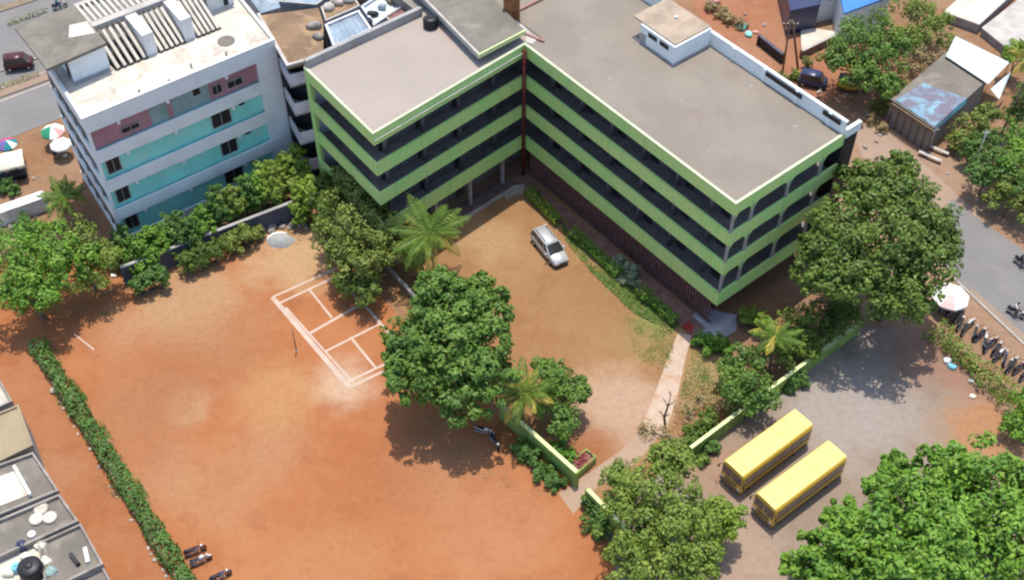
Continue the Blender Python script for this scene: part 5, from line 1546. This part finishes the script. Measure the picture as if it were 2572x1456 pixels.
# ------------------------------------------------------------------ trees and planting
tree('mango_tree', 'large round dark green mango tree at the edge of the red field', 'tree', (1130, 1010),
     [(1130, 900, 8.0, 118), (1050, 860, 7.6, 92), (1205, 830, 8.2, 92), (1130, 790, 8.8, 98), (1050, 950, 6.6, 80), (1215, 935, 7.2, 84), (1160, 1000, 6.0, 72), (1095, 730, 8.6, 62), (1015, 905, 6.8, 60), (1205, 745, 8.5, 66)],
     'mango', 0.50, 0.20, 40, 1.0, trunk=.28, aspect=.5)
tree('big_tree', 'huge bright green tree filling the lower right corner', 'tree', (2330, 1480),
     [(2310, 1330, 7.0, 150), (2470, 1250, 7.5, 140), (2390, 1190, 7.0, 80), (2180, 1400, 6.0, 120), (2420, 1420, 8.5, 170), (2240, 1240, 5.6, 70), (2060, 1430, 4.5, 90), (2550, 1340, 7.5, 150), (2280, 1480, 7, 140), (2130, 1320, 4.6, 66), (2250, 1180, 5.0, 45)],
     'bright', 0.50, 0.19, 54, 1.0, trunk=.4, aspect=.5)
tree('olive_tree', 'tall olive green fine leaved tree right of the gate', 'tree', (1650, 1400),
     [(1650, 1240, 8.0, 105), (1600, 1320, 7.0, 88), (1720, 1320, 7.3, 92), (1660, 1400, 7.0, 100), (1570, 1230, 6.5, 66), (1690, 1160, 7.5, 62), (1590, 1410, 6.0, 70), (1740, 1420, 6.5, 72)], 'olive', 0.32, 0.24, 60, 1.0, trunk=.26)
tree('young_tree', 'smaller yellow-green tree leaning against the olive tree, bus side', 'tree', (1800, 1370),
     [(1790, 1290, 4.4, 56), (1830, 1310, 3.6, 42), (1750, 1300, 4.4, 44), (1800, 1340, 3.2, 46)], 'lime', 0.30, 0.34, 66, 1.0, trunk=.14)
tree('roadside_tree', 'very large dark olive tree beside the school end wall and road', 'tree', (2210, 800),
     [(2200, 590, 11.7, 120), (2300, 560, 11.2, 105), (2110, 580, 11.2, 90), (2240, 480, 12.2, 92), (2320, 645, 10.2, 84), (2150, 690, 9.7, 88), (2255, 720, 9.2, 100), (2070, 690, 9.2, 70), (2150, 470, 12.2, 62), (2345, 600, 9.7, 66), (2260, 420, 11.7, 42), (2275, 760, 7.4, 66), (2060, 620, 10.7, 55)],
     'dark', 0.42, 0.21, 46, 1.0, trunk=.36)
tree('frangipani_tree', 'drab olive and yellowish sparse tree between court and school', 'tree', (920, 700),
     [(900, 500, 5.5, 72), (865, 570, 5.0, 66), (945, 580, 5.0, 70), (920, 660, 4.2, 66), (860, 640, 4.0, 52), (950, 470, 5.6, 46), (975, 640, 3.6, 46), (880, 440, 6.0, 42)], 'drab', 0.34, 0.24, 40, 0.95, inner=.15, trunk=.2)
tree('garden_tree', 'dense dark green tree left of the drab olive tree', 'tree', (840, 640),
     [(820, 510, 4.0, 44), (830, 580, 3.5, 50), (815, 460, 4.0, 32), (880, 700, 2.6, 44), (930, 730, 2.6, 40), (1000, 560, 3.0, 36), (1010, 620, 2.8, 36)], 'dark', 0.28, 0.32, 56, 1.0, trunk=.16)
tree('bushy_tree', 'dark green bushy tree right of the yellowish palm by the gate', 'tree', (1400, 1090),
     [(1410, 950, 3.8, 52), (1440, 985, 3.2, 42), (1385, 1010, 3.4, 48), (1415, 1060, 2.6, 46), (1370, 930, 4, 36)], 'mango', 0.32, 0.34, 58, 1.0, trunk=.15)
shrub('shrub', 'bright low shrub just behind the left gate wall', [(1424, 1142, 0.8, 24), (1400, 1128, 0.9, 24)], 'bright')
for bl, lb in (([(1310, 1128, .6, 24), (1330, 1150, .5, 26)], 'dark shrub at the field foot of the lime wall, upper'), ([(1362, 1180, .5, 28)], 'dark shrub at the field foot of the lime wall, middle'), ([(1392, 1208, .5, 22)], 'dark shrub at the field foot of the lime wall, nearest the gate')):
    shrub('wall_shrub', lb, bl, 'hedge', group='shrubs at the foot of the lime wall')
shrub('shrub', 'blue-green shrub in front of the wall stub right of the gate', [(1496, 1300, 0.9, 34), (1480, 1262, .8, 22), (1512, 1332, .7, 24)], 'hedge')

palm('coconut_palm', 'tall coconut palm with yellow drooping fronds beside the courtyard', (1092, 700), 6.6, 4.2, 30, 7, (-0.2, 0.1), seed=3)
palm('coconut_palm', 'yellowish coconut palm leaning behind the mango tree near the gate', (1310, 1075), 5.2, 3.3, 22, 7, (0.2, 0.1), seed=5)
palm('young_palm', 'palm with broad light fronds and bare trunk near the school corner', (1930, 935), 5.2, 2.6, 15, 3, (-0.1, 0.2), seed=8, droop=(.25, .95))
palm('date_palm', 'dark feathery palm left of the apartment block', (188, 560), 3.8, 2.9, 24, 2, (-0.2, 0.1), seed=11)
palm('areca_palm', 'small slim palm on the ground left of the coconut palm crown', (1045, 700), 2.6, 1.9, 14, 1, (0, 0), seed=12, trunk=.1)
palm('tall_palm', 'tall thin yellowish palm at the far right edge', (2512, 345), 10.5, 3.0, 18, 7, (0.9, 0.4), seed=15, trunk=.13)

# row of young trees in front of the apartment block
rowt = [((700, 440, 3.6, 44), 'olive', 'yellow-green young tree at the right end of the apartment wall row'), ((735, 410, 4.2, 36), 'lime', 'lime green young tree tight against the white apartment corner'), ((660, 452, 3.4, 38), 'lime', 'light young tree second from the right end of the apartment wall row'),
        ((610, 480, 3.2, 34), 'hedge', 'dark young tree in the middle of the apartment wall row'), ((535, 512, 3.0, 34), 'hedge', 'upright dark young tree left of the middle of the apartment wall row'), ((495, 560, 2.8, 32), 'bright', 'bright low young tree left of the middle of the apartment wall row'),
        ((432, 578, 2.8, 38), 'hedge', 'round young tree under the left half of the apartment front'), ((350, 622, 2.6, 42), 'bright', 'bright young tree at the left corner of the apartment front'), ((770, 490, 3.0, 40), 'lime', 'lime bush between the apartment block and the green school'), ((575, 505, 3.2, 32), 'olive', 'olive young tree in the middle of the apartment wall row'), ((468, 580, 2.8, 30), 'hedge', 'dark young tree between the bright low one and the round one'), ((390, 600, 2.8, 32), 'bright', 'bright slim young tree under the apartment left corner'), ((640, 470, 3.2, 30), 'bright', 'bright green young tree right of the middle of the apartment wall row'), ((300, 610, 2.6, 34), 'hedge', 'dark small tree at the apartment block left foot')]
for (x, y, z, r), lf_, lb in rowt:
    tree('young_tree', lb, 'tree', None, [(x, y - 14, z + .8, r * .8), (x + r * .6, y + r * .3, z, r * .75), (x - r * .6, y + r * .4, z - .2, r * .7), (x + 3, y + r * .9, z - .9, r * .8), (x + r * .3, y - r * .9, z + 1.3, r * .42), (x - r * .4, y + r * 1.3, z - 1.6, r * .6)], lf_, 0.32, 0.30, 36, .8, trunk=.1, group='young trees along the apartment wall', inner=.2)
for (x, y, lb) in ((480, 600, 'clump'), (560, 575, 'clump'), (640, 545, 'clump')): pass
shrub('wall_shrub', 'green creeper hanging over the left part of the slate blue wall', [(372, 700, 1.7, 28), (400, 690, 1.8, 26), (345, 715, 1.5, 26)], 'hedge')
shrub('wall_shrub', 'dark creeper hanging over the middle of the slate blue wall', [(470, 655, 1.6, 28), (505, 640, 1.8, 30), (540, 628, 1.7, 28)], 'dark')
shrub('wall_shrub', 'drab tangled creeper over the right part of the slate blue wall', [(590, 600, 1.5, 30), (615, 590, 1.6, 28), (640, 585, .8, 24)], 'drab')
tree('corner_tree', 'big bright green tree at the left end of the playing field', 'tree', (110, 800),
     [(90, 690, 6.0, 78), (40, 640, 6.4, 80), (150, 660, 6.0, 66), (110, 740, 5.0, 62), (20, 730, 5.2, 60), (205, 650, 5.6, 50), (110, 610, 6.4, 60)], 'bright', 0.34, 0.30, 58, 1.0, trunk=.22)
tree('corner_tree', 'drab dark green tree right of the bright corner tree', 'tree', (240, 730),
     [(235, 660, 4.9, 50), (190, 600, 5.5, 52), (270, 640, 4.5, 40), (215, 710, 3.7, 44)], 'olive', 0.28, 0.34, 54, 1.0, trunk=.16)
tree('far_left_tree', 'dull green tree at the left edge above the white wall', 'tree', (0, 630), [(-20, 590, 3.2, 40), (60, 590, 3, 36)], 'hedge', .28, .34, 50, .9, trunk=.12)

# hedges
h_ = hedge_run('hedge', 'long green hedge strip along the low wall between lane and field', a2(97, 872), a2(492, 1502), 1.45, 1.25, 'hedge', 0.32, 40, ragged=.2)
hedge_run('hedge', 'clipped hedge block nearest the inner corner of the school', a2(1326, 486), a2(1404, 568), 1.15, 1.15, 'lime', 0.19, 80, 'clipped hedges along the walkway', .08)
hedge_run('hedge', 'clipped hedge run in the middle of the long school front', a2(1440, 592), a2(1556, 700), 1.0, 1.15, 'bright', 0.19, 80, 'clipped hedges along the walkway', .2)
hedge_run('hedge', 'ragged hedge run near the far end of the long school front', a2(1606, 736), a2(1698, 818), 1.1, 1.25, 'bright', 0.2, 70, 'clipped hedges along the walkway', .35)
hedge_run('hedge', 'low thin hedge close to the parked silver car', a2(1420, 560), a2(1462, 596), 0.35, 0.45, 'dark', 0.16, 60, None, .3)
shrub('agave', 'round grey-green shrub at the middle of the long school front', [(1586, 688, .8, 28)], 'agave', .3, 46)
shrub('agave', 'pale grey-green spiky shrub left of the round grey-green one', [(1552, 660, .7, 22)], 'agave', .3, 46)
shrub('shrub', 'low round bush in front of the grey paved apron', [(1790, 862, .7, 32), (1765, 850, .6, 24), (1815, 870, .5, 22)], 'bright')
shrub('shrub', 'small flowering shrub against the end wall of the school', [(1905, 800, 1.6, 26), (1880, 790, 1.4, 24)], 'lime')
tree('garden_tree', 'dark green columnar tree left of the bare palm trunk', 'tree', (1870, 1050), [(1870, 960, 3.0, 56), (1850, 1010, 2.4, 52), (1905, 1000, 2.6, 48), (1880, 900, 3.2, 44), (1840, 930, 2.4, 36)], 'mango', 0.30, 0.34, 56, 1.0, trunk=.14)
tree('garden_tree', 'olive bushy tree right of the bare palm trunk', 'tree', (1990, 920), [(1985, 830, 3.2, 52), (2020, 800, 3.6, 44), (1960, 880, 2.4, 44), (2010, 870, 2.4, 40)], 'olive', 0.28, 0.34, 54, 1.0, trunk=.14)
tree('garden_tree', 'dim green tree under the large roadside tree by the wall', 'tree', (2080, 860), [(2080, 800, 3.4, 56), (2130, 790, 3.2, 48), (2040, 850, 2.4, 40)], 'dark', 0.30, 0.34, 54, 1.0, trunk=.14)
for (x, y, r, lb, lf_) in ((2012, 950, 26, 'round bush at the bus yard foot of the long lime wall, far one', 'hedge'), (1986, 966, 20, 'round bush at the bus yard foot of the long lime wall, second', 'hedge'), (1790, 1120, 18, 'small bush at the bus yard foot of the long lime wall', 'hedge'), (1765, 1150, 16, 'small bush by the near end of the long lime wall', 'dark')):
    shrub('wall_shrub', lb, [(x, y, .6, r), (x - r * .7, y + r * .4, .4, r * .6)], lf_, group='bushes along the long lime wall')
shrub('shrub', 'shady low shrubs behind the near end of the long lime wall', [(1745, 1090, .8, 30), (1785, 1055, .8, 34), (1730, 1115, .6, 26)], 'dark')
shrub('dry_shrub', 'dry straw coloured shrub right of the pale footpath', [(1760, 985, 1.0, 44), (1735, 1030, 1.0, 40), (1790, 1020, .9, 34)], 'dry', .2, 26, cover=.7, inner=.2)
shrub('dry_shrub', 'dry brown shrub at the lower end of the pale footpath', [(1690, 1090, .7, 36), (1640, 1075, .6, 30)], 'dry', .2, 24, cover=.7, inner=.2)
# dead tree
t = thing('dead_tree', 'bare dead tree standing beside the pale footpath', 'dead tree', at(1672, 1075))
m = MB()
b = at(1672, 1075); p1, p2, p3 = b + Vector((-.25, .2, 1.4)), b + Vector((-.05, .3, 2.8)), b + Vector((.1, .5, 4.2))
m.tube([b, p1, p2, p3], [.13, .11, .08, .02], 7); m.build('trunk', M['bark'], t)
for a, d in ((p1, (-.6, .1, .9)), (p2, (.7, .2, .8)), (p2, (-.5, .3, .9)), (p1, (.5, -.2, .7)), (p3, (-.2, .1, .5))):
    m = MB(); d = Vector(d); m.tube([a, a + d * .5 + Vector((0, 0, .1)), a + d], [.06, .04, .012], 5)
    for k in range(3): m.tube([a + d * (.4 + .2 * k), a + d * (.4 + .2 * k) + Vector((random.uniform(-.4, .4), random.uniform(-.2, .3), .35))], [.025, .008], 4)
    m.build('branch', M['bark'], t)

# parking hedge and the right roadside
hedge_run('hedge', 'ragged olive hedge between the bus yard and the parked motorbikes', a2(2338, 836), a2(2538, 1012), 2.2, 1.5, 'olive', 0.27, 34, None, .45)
tree('edge_tree', 'bright green small tree at the right edge below the motorbike row', 'tree', (2575, 1070), [(2570, 1020, 2.4, 50), (2560, 1075, 1.8, 46), (2600, 990, 2.6, 44)], 'bright', .3, .34, 54, 1.0, trunk=.14)
tree('plot_tree', 'dense green tree behind the school at the top right', 'tree', (2170, 230),
     [(2150, 110, 6.5, 62), (2200, 80, 6.5, 56), (2110, 150, 5.5, 46), (2210, 150, 5.5, 58), (2160, 190, 4.5, 46), (2250, 120, 5.0, 40), (2225, 210, 4, 36)], 'mango', 0.36, 0.30, 52, 1.0, trunk=.24)
tree('scrub_tree', 'dry yellowish tree right of the dense plot tree', 'tree', (2320, 130), [(2300, 50, 4.2, 52), (2270, 10, 4.4, 46), (2340, 90, 3.4, 44), (2380, 110, 2.6, 30)], 'drab', .3, .32, 36, .8, inner=.15, trunk=.15)
tree('scrub_tree', 'brownish low scrub tree between plot tree and roadside shed', 'tree', (2330, 190), [(2310, 150, 2.2, 36), (2350, 150, 2.0, 30), (2280, 180, 2, 28)], 'dry', .26, .34, 30, .7, inner=.15, trunk=.1)
sc = [([(2545, 460, 3.4, 42), (2520, 400, 3.8, 40)], 'dark', 'dark tree between the bright tree and the drab bushy tree at the right edge'), ([(2280, 95, 3.6, 40), (2310, 20, 3.8, 42), (2350, 60, 3.0, 36)], 'olive', 'olive bushy tree mixed with the dry yellowish tree at the top right'), ([(2480, 350, 2.4, 36), (2450, 380, 2.2, 32)], 'hedge', 'green bush between the roadside shed and the tall palm'), ([(2480, 410, 3.6, 50), (2452, 440, 3.0, 36), (2510, 450, 3, 44)], 'hedge', 'dark tree right of the roadside shed, beside the road'), ([(2545, 400, 4.0, 52), (2570, 350, 4.4, 50), (2520, 440, 3, 36)], 'bright', 'bright tree at the right edge below the tall palm'),
      ([(2540, 490, 2.6, 44), (2575, 520, 2.4, 40), (2500, 500, 2.2, 30)], 'drab', 'drab bushy tree on the far verge of the right road'), ([(2440, 320, 2.2, 44), (2480, 290, 2.2, 36), (2420, 350, 1.6, 30)], 'drab', 'pale drab scrub beside the long roadside shed'),
      ([(2580, 250, 4.5, 46), (2560, 290, 4, 36)], 'dark', 'dark tree at the right edge above the bright tree'), ([(2575, 140, 4.2, 40), (2545, 130, 3.6, 30)], 'lime', 'yellow-green tree at the right edge beside the white sheet lean-to'),
      ([(2590, 470, 4, 40)], 'hedge', 'green tree cut by the right edge beside the far verge')]
for bl, lf_, lb in sc: tree('verge_tree', lb, 'tree', None, bl, lf_, .3, .32, 48, .95, trunk=.13, group='trees on the far verge of the right road', inner=.25)
shrub('dry_shrub', 'thin brown scrub strip behind the rear parapet', [(1810, 30, .6, 20), (1835, 48, .6, 20), (1860, 60, .5, 18), (1785, 14, .6, 20)], 'dry', .24, 30)
for (x, y, r, lb) in ((10, 470, 22, 'dark shrub at the left edge below the cream stall'), (150, 470, 20, 'dry pale shrub beside the apartment block left side'), (60, 560, 24, 'green weeds behind the broad white wall')):
    shrub('weed_shrub', lb, [(x, y, .6, r), (x + r, y + 8, .5, r * .7)], 'drab' if x == 150 else 'hedge', .24, 40)
for (x0, y0, x1, y1, lb) in ((20, 66, 120, 30, 'patchy hedge on the far side of the upper left main road'), (-20, 232, 100, 192, 'thin dry planting on the median of the main road')):
    hedge_run('verge_planting', lb, a2(x0, y0), a2(x1, y1), .6, .6, 'drab', .2, 24, None, .5)

# grass: uncountable, one object each
def grass(name, label, poly, n, size=.16, mat='grass', cat='grass'):
    P = [Vector(a2(*p)) for p in poly]
    xs = [p.x for p in P]; ys = [p.y for p in P]; out = []
    def inside(x, y):
        c = False; j = len(P) - 1
        for i in range(len(P)):
            if (P[i].y > y) != (P[j].y > y) and x < (P[j].x - P[i].x) * (y - P[i].y) / (P[j].y - P[i].y) + P[i].x: c = not c
            j = i
        return c
    cx = [(random.uniform(min(xs), max(xs)), random.uniform(min(ys), max(ys)), random.uniform(.2, .8)) for _ in range(60)]
    while len(out) < n:
        c = random.choice(cx); x, y = random.gauss(c[0], c[2]), random.gauss(c[1], c[2])
        if inside(x, y): out.append((x, y, random.uniform(.01, .10)))
    P_ = np.array(out); Nn = RNG.normal(size=P_.shape); Nn[:, 2] = np.abs(Nn[:, 2]) + 1.0
    o = leaf_mesh(name, P_, Nn, size, L[mat]); props(o, label, cat, kind='stuff')


grass('grass', 'thin green grass strip below the walkway hedges', [(1410, 560), (1460, 590), (1560, 690), (1640, 770), (1705, 812), (1690, 838), (1590, 785), (1490, 690), (1420, 606)], 9000, .2)
grass('weeds', 'sparse yellowing weeds on the courtyard near the footpath', [(1560, 790), (1700, 840), (1680, 940), (1600, 900)], 1500, .12)
grass('weeds', 'sparse weeds on the ground right of the footpath', [(1740, 880), (1830, 920), (1800, 1000), (1700, 1060), (1715, 960)], 2000, .14)
grass('leaf_litter', 'dry fallen leaves on the red field below the mango tree', [(960, 960), (1240, 1080), (1430, 1220), (1380, 1260), (1180, 1200), (980, 1060)], 900, .13, 'dry', 'leaf litter')
grass('leaf_litter', 'dry fallen leaves and weeds along both sides of the lane hedge', [(70, 870), (130, 862), (330, 1180), (520, 1500), (440, 1520), (240, 1200)], 1500, .13, 'dry', 'leaf litter')
grass('weeds', 'patchy green weeds at the foot of the lane hedge', [(112, 862), (135, 870), (330, 1170), (525, 1500), (500, 1500), (300, 1170)], 1300, .16, 'hedge', 'weeds')
grass('leaf_litter', 'fallen leaves on the bus yard below the large roadside tree', [(2080, 880), (2330, 840), (2380, 900), (2200, 980), (2060, 960)], 900, .13, 'dry', 'leaf litter')
grass('leaf_litter', 'fallen leaves on the field below the apartment wall creepers', [(60, 790), (300, 720), (640, 590), (800, 560), (820, 600), (560, 660), (300, 780), (100, 850)], 1500, .13, 'dry', 'leaf litter')
shrub('dry_shrub', 'dark brown scrub on the dusty ground between the plot tree and the roadside shed', [(2240, 238, .9, 30), (2215, 262, .8, 26), (2262, 215, .8, 24)], 'drab', .24, 36)
shrub('dry_shrub', 'straw coloured scrub beside the pinkish slab', [(2190, 300, .5, 18), (2215, 320, .5, 16)], 'dry', .2, 30)
shrub('dry_shrub', 'brown scrub beside the foot of the twin leg pole', [(1960, 195, .6, 20), (2000, 190, .6, 18), (2030, 160, .6, 16)], 'drab', .2, 30)
